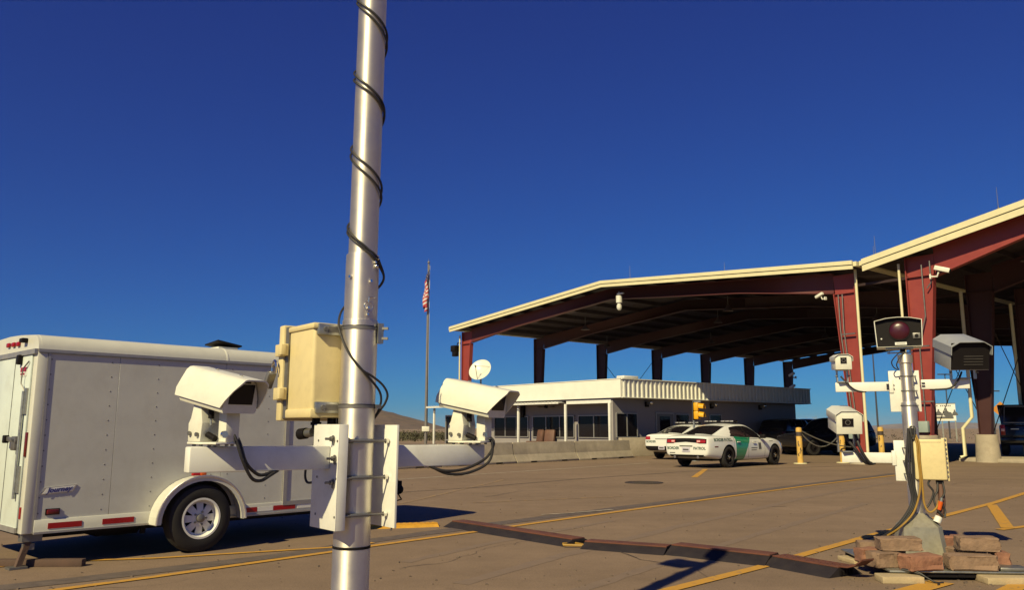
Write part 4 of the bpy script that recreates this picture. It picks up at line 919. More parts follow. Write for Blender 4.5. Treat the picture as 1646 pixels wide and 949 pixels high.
# local: +y away from the pole, lid at the far y
def ebody(b):
    b.box((0, 0.250, 0.235), (0.265, 0.28, 0.47), M['beige'], bev=0.018, seg=3)
    b.box((0, 0.245, 0.452), (0.285, 0.29, 0.03), M['beige'], bev=0.01); b.box((0, 0.245, 0.022), (0.285, 0.29, 0.045), M['beige'], bev=0.01)
part('body', en, ebody)
part('lid', en, lambda b: (b.box((0, 0.455, 0.235), (0.295, 0.06, 0.495), M['beige'], bev=0.008), b.box((0, 0.41, 0.235), (0.275, 0.05, 0.47), M['steel'])))
for z in (0.35, 0.125):
    part('latch', en, lambda b: (b.box((-0.154, 0.430, z), (0.028, 0.105, 0.062), M['beige'], bev=0.004), b.box((-0.170, 0.390, z), (0.028, 0.04, 0.056), M['beige'], bev=0.004), b.box((-0.158, 0.433, z), (0.018, 0.010, 0.035), M['steel'])))
for z in (0.435, 0.05):
    part('mounting_bracket', en, lambda b: (b.box((0.02, 0.100, z), (0.28, 0.030, 0.055), M['galv'], bev=0.004), b.cyl((-0.085, 0.086, z), (-0.085, 0.074, z), 0.012, M['steel'], n=6), b.box((-0.02, 0.084, z), (0.10, 0.006, 0.030), M['steel']), b.cyl((0.01, 0.082, z), (0.01, 0.072, z), 0.009, M['chrome'], n=6)))
pk = thing('padlock', 'dark padlock hanging from the lid of the beige mast enclosure', 'padlock', mloc(-0.225, 0.485, 1.40 + 0.25), MA)
part('shackle', pk, lambda b: b.tube(smooth([(0.0, -0.02, -0.02), (0, -0.03, 0.02), (0, -0.005, 0.045), (0, 0.02, 0.02), (0, 0.02, -0.03)]), 0.006, M['chrome'], n=8))
part('body', pk, lambda b: b.box((-0.01, 0.028, -0.055), (0.045, 0.035, 0.095), M['steel'], rot=(R(35), 0, 0), bev=0.008))
gl = thing('cable_gland', 'black cable gland and conduit hanging below the beige mast enclosure', 'cable gland', mloc(-0.055, 0, 1.40), MA)
part('fitting', gl, lambda b: (b.cyl((-0.06, 0.20, 0.0), (-0.06, 0.20, -0.075), 0.020, M['black'], n=14), b.cyl((-0.06, 0.20, -0.02), (-0.06, 0.20, -0.035), 0.028, M['black'], n=8), b.cyl((0.0, 0.15, 0.0), (0.0, 0.15, -0.05), 0.022, M['black'], n=14), b.cyl((0.06, 0.13, 0.005), (0.06, 0.13, -0.03), 0.04, M['black'], n=14)))
part('elbow', gl, lambda b: (b.cyl((-0.065, 0.22, -0.07), (-0.075, 0.27, -0.075), 0.022, M['steel'], n=14), b.cyl((-0.075, 0.27, -0.075), (-0.09, 0.315, -0.08), 0.028, M['black'], n=12)))
part('cable', gl, lambda b: b.tube(smooth([(-0.06, 0.20, -0.07), (-0.07, 0.20, -0.15), (-0.10, 0.21, -0.25), (-0.10, 0.19, -0.31), (-0.08, 0.12, -0.30), (-0.06, 0.07, -0.27)]), 0.006, M['cable'], n=8))

# ================================================================== CAMERA POST (right)
PA = math.atan2(-0.36, 0.93); PX, PY = 4.085, 8.40
post = thing('camera_post', 'galvanised post on an eight sided steel base with white plates and three short white arms', 'post', (PX, PY, 0), PA)
def ploc(x, y, z): return Vector((PX, PY, 0)) + rotz(PA) @ Vector((x, y, z))
CZ = 0.085
def base_cab(b):
    # eight sided: broad faces and narrow corners, pyramid top
    def ring8(h, c, z):
        q = []
        for k in range(4):
            a = R(45 + 90 * k + 14)
            for s in (-1, 1):
                ca = Vector((math.cos(a), math.sin(a), 0)); t = Vector((-ca.y, ca.x, 0)); p = ca * (h * 1.2) + t * (s * c); p.z = z; q.append(p)
        return q
    r = [ring8(0.215, 0.045, CZ), ring8(0.178, 0.04, 0.385), ring8(0.062, 0.035, 0.51)]
    vs = [p for q in r for p in q]
    b.mesh(vs, [(8 * j + i, 8 * j + (i + 1) % 8, 8 * j + 8 + (i + 1) % 8, 8 * j + 8 + i) for j in range(2) for i in range(8)] + [tuple(range(16, 24))], M['cabinet'])
mb = MB(); base_cab(mb); mb.build('base', post, angle=8)
part('pole', post, lambda b: (b.lathe([(0.001, 0.45), (0.074, 0.45), (0.074, 1.60), (0.070, 1.61), (0.058, 1.62), (0.058, 2.02), (0.072, 2.02), (0.072, 2.10), (0.030, 2.115), (0.001, 2.115)], M['alu'], n=40)))
def pplate(b, x0, x1, z0, z1, y=0.085):
    b.box(((x0 + x1) / 2, y, (z0 + z1) / 2), (x1 - x0, 0.006, z1 - z0), M['white'], bev=0.002)
    for x in (x0 + 0.003, x1 - 0.003): b.box((x, y + 0.025, (z0 + z1) / 2), (0.006, 0.05, z1 - z0), M['white'], bev=0.002)
    for z in (z0 + 0.003, z1 - 0.003): b.box(((x0 + x1) / 2, y + 0.025, z), (x1 - x0, 0.05, 0.006), M['white'], bev=0.002)
p1 = part('mounting_plate', post, lambda b: pplate(b, -0.165, 0.125, 1.52, 1.945))
p2 = part('mounting_plate', post, lambda b: pplate(b, -0.165, 0.02, 0.815, 1.225))
for z in (1.88, 1.73, 1.58): part('strap', post, lambda b: (ring(b, z, 0.060 if z > 1.62 else 0.075, 0.012, M['steel'], 0.004), b.cyl((0.085, 0.08, z), (0.085, -0.005, z), 0.007, M['steel'], n=8), b.box((0.06, -0.002, z), (0.06, 0.012, 0.016), M['steel'])))
for z in (1.15, 1.02, 0.89): part('strap', post, lambda b: (ring(b, z, 0.075, 0.012, M['steel'], 0.004), b.cyl((-0.085, 0.08, z), (-0.085, 0.0, z), 0.007, M['steel'], n=8)))
part('bolt', p1, lambda b: [b.cyl((x, 0.08, 1.78 + s * 0.02), (x, 0.065, 1.78 + s * 0.02), 0.006, M['steel'], n=6) for x in (-0.12, 0.13) for s in (-1, 1)])
for x0, x1, z in ((-0.69, -0.13, 1.785), (0.14, 0.585, 1.800)):
    part('arm', post, lambda b: (b.box(((x0 + x1) / 2, 0.135, z), (x1 - x0, 0.06, 0.098), M['white'], bev=0.004)))
part('arm', post, lambda b: b.box((-0.415, 0.135, 1.045), (0.51, 0.06, 0.105), M['white'], bev=0.004))
part('arm_hinge', post, lambda b: (b.box((-0.145, 0.11, 1.785), (0.04, 0.08, 0.14), M['white'], bev=0.004), b.box((-0.17, 0.11, 1.045), (0.04, 0.08, 0.15), M['white'], bev=0.004),
     [b.box((-0.175, 0.098, z + d_), (0.03, 0.02, 0.008), M['black']) for z in (1.785, 1.045) for d_ in (-0.022, 0, 0.022)], [b.box((0.16, 0.098, 1.80 + d_), (0.03, 0.02, 0.008), M['black']) for d_ in (-0.015, 0.015)]))

def small_camera(name, label, cat, base, yaw, pitch, L, W, H, dark=False, stand=0.12, win=None, cat_m=None, visor=0.03):
    """boxy camera looking along +x of its root; base is where its bracket stands"""
    root = thing(name, label, cat, base, yaw)
    Mh = Matrix.Translation((0, 0, stand + H / 2)) @ Matrix.Rotation(pitch, 4, 'Y')
    m = M['grey_hood'] if dark else M['cream']
    secb = [(-W / 2, -H / 2), (W / 2, -H / 2), (W / 2, H * 0.30), (W * 0.30, H * 0.45), (-W * 0.30, H * 0.45), (-W / 2, H * 0.30)]
    part('housing', root, lambda b: b.prism([Mh @ Vector((-L / 2, y, z)) for y, z in secb], Mh.to_3x3() @ Vector((L, 0, 0)), m, bev=0.004))
    # roof shield, slightly overhanging at the front
    sh = [(-W / 2 - 0.012, H * 0.05), (-W / 2 - 0.012, H * 0.33), (-W * 0.32, H * 0.49), (W * 0.32, H * 0.49), (W / 2 + 0.012, H * 0.33), (W / 2 + 0.012, H * 0.05)]
    def shield(b):
        n = len(sh); vs = []
        for xk in (-L / 2 - 0.01, L / 2 + visor):
            for k in (0, 1):
                for (y, z) in sh: vs.append(Mh @ Vector((xk, y * (1 - 0.03 * k), z - 0.005 * k)))
        fs = []
        for i in range(n - 1): fs += [(i, i + 1, 2 * n + i + 1, 2 * n + i), (n + i, 3 * n + i, 3 * n + i + 1, n + i + 1), (i, n + i, n + i + 1, i + 1), (2 * n + i, 2 * n + i + 1, 3 * n + i + 1, 3 * n + i)]
        fs += [(0, 2 * n, 3 * n, n), (n - 1, 2 * n - 1, 4 * n - 1, 3 * n - 1)]
        b.mesh(vs, fs, m)
    part('sunshield', root, shield)
    rr = Matrix.Rotation(pitch, 3, 'Y')
    if dark:
        part('front_glass', root, lambda b: (b.box(Mh @ Vector((L / 2 + 0.004, 0, -H * 0.02)), (0.008, W * 0.985, H * 0.90), M['black'], rot=rr), [b.box(Mh @ Vector((L / 2 + 0.009, 0.03, -H * 0.3 + k * 0.028)), (0.004, W * 0.5, 0.004), M['steel'], rot=rr) for k in range(4)]))
    else:
        wy, wz, ww, wh = win
        part('lens_window', root, lambda b: (b.box(Mh @ Vector((L / 2 + 0.002, wy, wz)), (0.006, ww, wh), M['glass_dark'], rot=rr), [b.box(Mh @ Vector((L / 2 + 0.003, wy + sy * ww / 2, wz)), (0.010, 0.006, wh + 0.01), M['black'], rot=rr) for sy in (-1, 1)],
             [b.box(Mh @ Vector((L / 2 + 0.003, wy, wz + sz * wh / 2)), (0.010, ww, 0.006), M['black'], rot=rr) for sz in (-1, 1)], b.cyl(Mh @ Vector((L / 2 + 0.003, wy, wz)), Mh @ Vector((L / 2 + 0.0075, wy, wz)), min(ww, wh) * 0.36, M['steel'], n=20), b.cyl(Mh @ Vector((L / 2 + 0.003, wy, wz)), Mh @ Vector((L / 2 + 0.0085, wy, wz)), min(ww, wh) * 0.27, M['black'], n=20)))
    def br(b):
        b.box((0, 0, 0.006), (0.14, 0.10, 0.012), M['galv'])
        for s in (-1, 1): b.box((0.0, s * W * 0.32, stand / 2), (0.05, 0.012, stand), M['galv'])
        b.box((0, 0, stand - 0.004), (0.12, W * 0.72, 0.010), M['galv'])
        for s in (-1, 1): b.cyl((0.03, s * W * 0.33, stand * 0.5), (0.03, s * (W * 0.33 + 0.02), stand * 0.5), 0.008, M['steel'], n=8)
    part('bracket', root, br)
    return root
FW = R(-90)
small_camera('security_camera', 'small cream camera with square black lens at the end of the upper left post arm', 'security camera', ploc(-0.615, 0.13, 1.834), FW + R(-12), R(3), 0.26, 0.165, 0.165, win=(0.0, 0.015, 0.055, 0.055), stand=0.14, visor=0.015)
small_camera('security_camera', 'larger cream boxy camera with dark lens window on the lower left post arm', 'security camera', ploc(-0.62, 0.13, 1.10), FW + R(-10), R(9), 0.42, 0.255, 0.245, win=(-0.015, 0.0, 0.105, 0.075), stand=0.22, visor=0.012)
small_camera('infrared_lamp', 'grey hooded illuminator box with black front on the right post arm', 'illuminator', ploc(0.535, 0.13, 1.850), FW + R(-9), R(15), 0.46, 0.36, 0.30, dark=True, stand=0.13, visor=0.05)
# signal head on the top
sg = thing('signal_head', 'black fronted signal box with a big dark red lens on top of the right post', 'signal', ploc(-0.045, 0.02, 2.125), FW + R(-24))
def sg_shell(b):
    W, Hh, L = 0.45, 0.31, 0.30
    sec = [(-W / 2, 0.05), (-W / 2 + 0.0, 0.05 + Hh * 0.84), (0, 0.05 + Hh), (W / 2, 0.05 + Hh * 0.84), (W / 2, 0.05)]
    sec = [(-W / 2 + 0.012, 0.055), (-W / 2, 0.055 + Hh * 0.89), (-W * 0.25, 0.055 + Hh * 0.975), (W * 0.0, 0.055 + Hh), (W * 0.25, 0.055 + Hh * 0.975), (W / 2, 0.055 + Hh * 0.89), (W / 2 - 0.012, 0.055)]
    n = len(sec); vs = []
    for xk in (-0.16, 0.15):
        for k in (0, 1):
            for (y, z) in sec: vs.append(Vector((xk, y * (1 - 0.03 * k), 0.06 + (z - 0.06) * (1 - 0.025 * k) + 0.003 * k)))
    fs = []
    for i in range(n): j = (i + 1) % n; fs += [(i, j, 2 * n + j, 2 * n + i), (n + i, 3 * n + i, 3 * n + j, n + j), (2 * n + i, 2 * n + j, 3 * n + j, 3 * n + i)]
    fs += [tuple(range(n))]
    b.mesh(vs, fs, M['cream'])
part('shell', sg, sg_shell)
part('face', sg, lambda b: b.prism([(0.095, y, z) for y, z in [(-0.206, 0.064), (-0.217, 0.325), (-0.11, 0.348), (0, 0.357), (0.11, 0.348), (0.217, 0.325), (0.206, 0.064)]], (0.01, 0, 0), M['black']))
part('lens', sg, lambda b: (b.lathe([(0.001, 0.024), (0.05, 0.021), (0.088, 0.010), (0.096, 0.0)], M['lens_red'], n=40, M=Matrix.Translation((0.1055, 0.01, 0.225)) @ Matrix.Rotation(R(90), 4, 'Y')),))
part('lens_ring', sg, lambda b: b.lathe([(0.096, 0.0), (0.096, 0.008), (0.106, 0.008), (0.106, 0.0)], M['black'], n=40, M=Matrix.Translation((0.1055, 0.01, 0.225)) @ Matrix.Rotation(R(90), 4, 'Y')))
part('sensor', sg, lambda b: (b.box((0.112, 0.165, 0.165), (0.014, 0.07, 0.06), M['steel'], bev=0.003), b.cyl((0.118, 0.165, 0.165), (0.126, 0.165, 0.165), 0.018, M['black'], n=16)))
part('sign_plate', sg, lambda b: (b.box((0.112, 0.015, 0.09), (0.006, 0.11, 0.028), M['white']), b.box((0.1155, 0.015, 0.09), (0.002, 0.085, 0.006), M['letter_grey'])))
part('indicator', sg, lambda b: b.cyl((0.105, -0.165, 0.145), (0.116, -0.165, 0.145), 0.008, M['white'], n=10))
part('bracket', sg, lambda b: (b.box((0, 0, 0.045), (0.20, 0.26, 0.014), M['galv']), b.box((0.0, -0.10, 0.02), (0.05, 0.012, 0.05), M['galv']), b.box((0.0, 0.10, 0.02), (0.05, 0.012, 0.05), M['galv']), b.box((0, 0, 0.004), (0.06, 0.24, 0.01), M['galv']), b.box((0, 0.03, 0.025), (0.05, 0.05, 0.05), M['black'])))
cable('thin black cables looped under the signal box at the top of the right post', [
    [ploc(-0.02, -0.05, 2.15), ploc(-0.06, -0.07, 2.12), ploc(-0.13, -0.06, 2.04), ploc(-0.12, -0.04, 1.98), ploc(-0.08, 0.0, 1.95)],
    [ploc(0.0, -0.06, 2.14), ploc(-0.05, -0.085, 2.08), ploc(-0.09, -0.08, 2.0), ploc(-0.07, -0.03, 1.95)]], 0.006)
cable('dark cables hanging from the lower left post camera and tucked under its arm', [
    [ploc(-0.650, 0.08, 1.34), ploc(-0.610, 0.06, 1.24), ploc(-0.530, 0.05, 1.13), ploc(-0.470, 0.07, 1.02), ploc(-0.410, 0.11, 0.985), ploc(-0.350, 0.13, 0.992)],
    [ploc(-0.530, 0.10, 1.33), ploc(-0.510, 0.06, 1.22), ploc(-0.470, 0.05, 1.10), ploc(-0.410, 0.08, 1.0), ploc(-0.380, 0.13, 0.992)]], 0.016)
cable('dark cable curling from the small upper left post camera under its arm', [
    [ploc(-0.630, 0.08, 1.90), ploc(-0.570, 0.07, 1.82), ploc(-0.510, 0.08, 1.76), ploc(-0.450, 0.10, 1.735), ploc(-0.390, 0.13, 1.735)]], 0.010)
cable('black cable under the illuminator on the right post arm', [
    [ploc(0.520, 0.09, 1.92), ploc(0.480, 0.06, 1.84), ploc(0.410, 0.07, 1.76), ploc(0.300, 0.10, 1.745), ploc(0.220, 0.13, 1.75)]], 0.010)
# enclosure on the post
e2 = thing('junction_box', 'beige enclosure with a row of lid screws on the right of the lower post', 'enclosure', ploc(0.125, -0.02, 0.835), PA)
part('body', e2, lambda b: (b.box((0, 0.06, 0.21), (0.29, 0.16, 0.40), M['galv'], bev=0.012)))
part('lid', e2, lambda b: (b.box((0.02, -0.05, 0.205), (0.29, 0.07, 0.405), M['beige'], bev=0.016, seg=3), b.box((0.165, -0.01, 0.205), (0.05, 0.02, 0.425), M['beige'], bev=0.004), b.box((0.01, -0.082, 0.375), (0.24, 0.006, 0.004), M['steel'])))
part('lid_screws', e2, lambda b: [b.cyl((0.172, -0.018, 0.04 + 0.045 * k), (0.172, -0.03, 0.04 + 0.045 * k), 0.012, M['steel'], n=8) for k in range(9)])
part('bracket', e2, lambda b: [b.box((-0.16, 0.04, z), (0.05, 0.06, 0.05), M['steel'], bev=0.005) for z in (0.07, 0.33)])
# cable bundle down the post
cable('bundle of black cables strapped down the right post and over its steel base', [
    [ploc(-0.01 + dx, -0.09 - dy, 1.35), ploc(-0.03 + dx, -0.10 - dy, 1.18), ploc(-0.045 + dx * 1.6, -0.105 - dy, 0.98), ploc(-0.04 + dx, -0.11 - dy, 0.80), ploc(-0.03 + dx, -0.12 - dy, 0.64), ploc(-0.10 + dx, -0.15 - dy, 0.50), ploc(-0.22 + dx, -0.17 - dy, 0.36), ploc(-0.34 + dx, -0.12 - dy, 0.27), ploc(-0.44 + dx, -0.05, 0.22)]
    for dx, dy in ((0, 0), (0.014, 0.010), (-0.014, 0.008), (0.025, 0.0), (-0.023, 0.0))], 0.0085)
cable('yellow and black power cords running down the front of the right post', [
    [ploc(0.03, -0.10, 1.29), ploc(0.055, -0.115, 1.20), ploc(0.05, -0.125, 1.05), ploc(0.055, -0.125, 0.86), ploc(0.055, -0.125, 0.72), ploc(0.06, -0.13, 0.60), ploc(0.10, -0.14, 0.53), ploc(0.16, -0.13, 0.57), ploc(0.19, -0.10, 0.64)],
    [ploc(0.015, -0.10, 1.28), ploc(0.035, -0.12, 1.20), ploc(0.035, -0.13, 1.05), ploc(0.04, -0.13, 0.86), ploc(0.02, -0.135, 0.70), ploc(-0.05, -0.165, 0.52), ploc(-0.18, -0.19, 0.38), ploc(-0.30, -0.16, 0.29)]], 0.010, M['cable_yellow'])
mb = MB(); mb.tube(smooth([ploc(0.0, -0.095, 1.37), ploc(-0.015, -0.11, 1.34), ploc(0.005, -0.12, 1.24), ploc(0.03, -0.11, 1.33), ploc(0.02, -0.095, 1.37)]), 0.010, M['cable'], n=8)
tag(mb.build('cable'), 'black cable loop hooked on the front of the right post above the cords', 'cable')
cd = thing('conduit', 'thick grey brown flexible conduit from the post enclosure down to the steel base', 'conduit', ploc(0.19, -0.03, 0.83), PA)
part('hose', cd, lambda b: b.tube(smooth([(0.03, 0, 0.03), (0.035, -0.01, -0.10), (0.03, -0.03, -0.24), (-0.01, -0.05, -0.36)]), 0.032, M['brown'], n=14))
part('fitting', cd, lambda b: b.cyl((-0.005, -0.048, -0.345), (-0.03, -0.057, -0.40), 0.036, M['white'], n=16))
part('collar', cd, lambda b: b.cyl((0.03, 0, 0.04), (0.033, -0.003, -0.03), 0.036, M['black'], n=12))
cable('tangle of black leads below the post enclosure', [
    [ploc(0.20, -0.05, 0.84), ploc(0.19, -0.08, 0.74), ploc(0.15, -0.10, 0.66), ploc(0.17, -0.12, 0.56), ploc(0.22, -0.12, 0.49)],
    [ploc(0.24, -0.05, 0.84), ploc(0.25, -0.08, 0.72), ploc(0.21, -0.10, 0.64), ploc(0.24, -0.10, 0.55), ploc(0.23, -0.12, 0.48)],
    [ploc(0.15, -0.05, 0.86), ploc(0.11, -0.10, 0.80), ploc(0.15, -0.11, 0.72), ploc(0.10, -0.12, 0.60), ploc(0.05, -0.13, 0.56)]], 0.010)
pg = thing('plug', 'orange plug on a lead beside the right post above the steel base', 'plug', ploc(0.185, -0.115, 0.585), PA)
part('body', pg, lambda b: (b.cyl((0, 0, -0.03), (0.025, 0, 0.05), 0.022, M['amber'], n=12), b.cyl((0.025, 0, 0.05), (0.035, 0, 0.085), 0.016, M['galv'], n=12)))

# ---- platform the post stands on
pf = thing('platform', 'flat steel platform carrying the right post, raised on timber blocks', 'platform', (PX, PY, 0), R(-4))
part('deck', pf, lambda b: b.box((-0.02, -0.20, CZ - 0.008), (1.22, 1.34, 0.016), M['galv'], bev=0.003))
part('frame', pf, lambda b: ([b.box((x, -0.2, CZ - 0.036), (0.06, 1.3, 0.04), M['black']) for x in (-0.45, 0.0, 0.45)], [b.box((-0.02, y, CZ - 0.037), (1.16, 0.05, 0.04), M['black']) for y in (-0.82, 0.40)]))
def loose(name, lab, cat, pos, sz, m, rz=0, rot=None, group=None, jit=0.012, seed=0):
    mb = MB(); mb.box((0, 0, sz[2] / 2), sz, m, bev=min(sz) * 0.12)
    r = random.Random(seed + 11)
    bmesh.ops.subdivide_edges(mb.bm, edges=[e for e in mb.bm.edges if e.calc_length() > 0.05], cuts=2, use_grid_fill=True)
    for v in mb.bm.verts: v.co += Vector((r.uniform(-1, 1), r.uniform(-1, 1), r.uniform(-0.5, 0.5))) * jit * (1.0 if v.co.z > 0.01 else 0.3)
    for f in mb.bm.faces: f.material_index = 0
    o = mb.build(name, angle=28); o.location = pos; o.rotation_euler = rot if rot else (0, 0, rz); return tag(o, lab, cat, group)
for lab, p_, sz_, a_ in (('pale timber block under the front left corner of the post platform', (3.44, 7.50, 0), (0.36, 0.20, 0.06), -4), ('pale timber block under the front right corner of the post platform', (4.36, 7.46, 0), (0.42, 0.22, 0.06), -2),
                     ('pale timber block under the back left corner of the post platform', (3.52, 8.62, 0), (0.22, 0.30, 0.04), 10), ('pale timber block under the back right corner of the post platform', (4.55, 8.62, 0), (0.30, 0.2, 0.04), 3)):
    loose('timber_block', lab, 'timber block', p_, sz_, M['wood'], R(a_), jit=0.002)
BR = [ # x, y, z, sx, sy, sz, colour, angle, label
    (3.44, 7.78, CZ, 0.26, 0.19, 0.135, 'brick_tan', 14, 'tan stone block at the left front corner of the platform'),
    (3.42, 8.02, CZ, 0.24, 0.18, 0.135, 'brick_red', 5, 'reddish stone block behind the left corner block of the platform'),
    (3.62, 7.86, CZ + 0.14, 0.37, 0.20, 0.115, 'brick_tan', -8, 'long tan broken block lying on top at the left of the steel base'),
    (3.70, 7.62, CZ, 0.34, 0.19, 0.135, 'brick_red', 14, 'bright reddish block at the front middle left of the platform'),
    (4.15, 7.62, CZ, 0.41, 0.19, 0.135, 'brick_tan', -5, 'wide tan block at the front middle right of the platform'),
    (4.33, 7.82, CZ + 0.14, 0.34, 0.21, 0.125, 'brick_tan', -10, 'pinkish tan broken block on top at the right of the steel base'),
    (4.51, 7.78, CZ, 0.12, 0.22, 0.14, 'brick_red', -12, 'reddish block standing at the right end of the platform'),
    (4.36, 8.06, CZ, 0.30, 0.18, 0.135, 'brick_tan', 6, 'tan block at the right of the steel base behind the stacked one'),
    (4.42, 8.42, CZ, 0.26, 0.16, 0.20, 'brick_red', 2, 'reddish block at the back right edge of the platform'),
    (3.66, 8.45, CZ, 0.34, 0.2, 0.14, 'brick_tan', -14, 'tan block at the back left edge of the platform'),
    (3.64, 8.08, CZ, 0.20, 0.2, 0.135, 'brick_tan', 8, 'tan block tucked against the left face of the steel base'),
]
for i, (x, y, z, sx, sy, sz, m, a, lab) in enumerate(BR): loose('stone_block', lab, 'stone block', (x, y, z), (sx, sy, sz), M[m], R(a), group='blocks weighing down the post platform', seed=i, jit=0.010)
rag = thing('sandbag', 'flat dark grey weight bag lying on the right edge of the platform', 'sandbag', (4.50, 7.60, CZ), R(-10))
part('bag', rag, lambda b: b.box((0, 0, 0.018), (0.24, 0.18, 0.036), M['steel'], bev=0.016))
cable('dark frayed cord hanging over the front edge of the platform', [[Vector((3.52, 7.60, 0.095)), Vector((3.60, 7.50, 0.09)), Vector((3.68, 7.42, 0.03)), Vector((3.72, 7.36, 0.012)), Vector((3.68, 7.30, 0.012))], [Vector((3.50, 7.58, 0.095)), Vector((3.62, 7.48, 0.07)), Vector((3.70, 7.40, 0.02)), Vector((3.78, 7.40, 0.012))]], 0.008)

# ================================================================== CABLE RAMPS
def ramp(lab, a, b, wv, h, top_m, side_m, name='cable_ramp', bumps=False):
    """a,b: near-edge ground points; wv: vector from near to far edge"""
    root = thing(name, lab, 'cable ramp', (a.x, a.y, 0), math.atan2((b - a).y, (b - a).x))
    L_ = (b - a).length; W = abs(rotz(-math.atan2((b - a).y, (b - a).x)) @ wv @ Vector((0, 1, 0))) if False else wv
    s1, s2 = W * 0.30, W * 0.70
    def bodyf(mb):
        mb.prism([(0, 0, 0.0), (0, W, 0.0), (0, s2, h), (0, s1, h)], (L_, 0, 0), side_m)
        for k in range(5): mb.box((L_ + 0.0, s1 + (s2 - s1) * (k + 0.5) / 5, h * 0.45), (0.03, (s2 - s1) / 9, h * 0.55), M['black'])
    part('body', root, bodyf)
    def lidf(mb):
        n = max(1, int(L_ / 0.9)); 
        mb.box((L_ / 2, W / 2, h + 0.006), (L_ * 0.995, (s2 - s1) * 1.04, 0.014), top_m, bev=0.003)
        k = 0.05
        if bumps:
            x = 0.06
            while x < L_ - 0.03:
                for y in (s1 + 0.03, (s1 + s2) / 2, s2 - 0.03): mb.box((x, y, h + 0.014), (0.035, 0.02, 0.006), top_m)
                x += 0.08
    part('lid', root, lidf)
    return root
ramp('long rusty red and black cable ramp nearest the yellow one', gp(712, 848), gp(905, 880), 0.50, 0.065, M['ramp_red'], M['ramp_black'])
ramp('short middle segment of the rusty cable ramps on the pavement', gp(932, 884), gp(1066, 894), 0.46, 0.065, M['ramp_red'], M['ramp_black'])
ramp('cable ramp segment with a cable shadow across its red lid', gp(1068, 893), gp(1228, 912), 0.50, 0.085, M['ramp_red'], M['ramp_black'])
r4 = ramp('ribbed rusty cable ramp segment ending at the right post platform', gp(1226, 911), gp(1332, 931), 0.48, 0.08, M['ramp_red'], M['ramp_black'], bumps=True)
ra = gp(1332, 931); an = math.atan2((gp(1332, 931) - gp(1226, 911)).y, (gp(1332, 931) - gp(1226, 911)).x); rl = (gp(1332, 931) - gp(1226, 911)).length
part('curled_flap', r4, lambda b: b.mesh([(rl + x, y, 0.085 + z) for x, z in ((0, 0), (0.08, 0.004), (0.16, 0.03), (0.24, 0.085)) for y in (0.16, 0.33)] + [(rl + x, y, 0.099 + z) for x, z in ((0, 0), (0.08, 0.004), (0.16, 0.03), (0.24, 0.085)) for y in (0.16, 0.33)],
     [(2 * i, 2 * i + 1, 2 * i + 3, 2 * i + 2) for i in range(3)] + [(8 + 2 * i, 10 + 2 * i, 11 + 2 * i, 9 + 2 * i) for i in range(3)] + [(2 * i, 2 * i + 2, 10 + 2 * i, 8 + 2 * i) for i in range(3)] + [(2 * i + 1, 9 + 2 * i, 11 + 2 * i, 2 * i + 3) for i in range(3)] + [(6, 7, 15, 14)], M['ramp_red']))
ramp('bright yellow low cable ramp left of the rusty ramps, behind the mast', gp(560, 853), gp(706, 848), 0.30, 0.035, M['ramp_yellow'], M['ramp_yellow'], bumps=True)
for (x0, y0), (x1, y1), lab in (((905, 875), (940, 877), 'yellow cable visible in the gap between the first two rusty ramps'),):
    cable(lab, [[gp(x0, y0, 0.03), gp((x0 + x1) / 2, (y0 + y1) / 2 - 2, 0.025), gp(x1, y1, 0.03)], [gp(x0, y0 + 2, 0.03), gp(x1, y1 + 1, 0.03)]], 0.014, M['cable_yellow'])

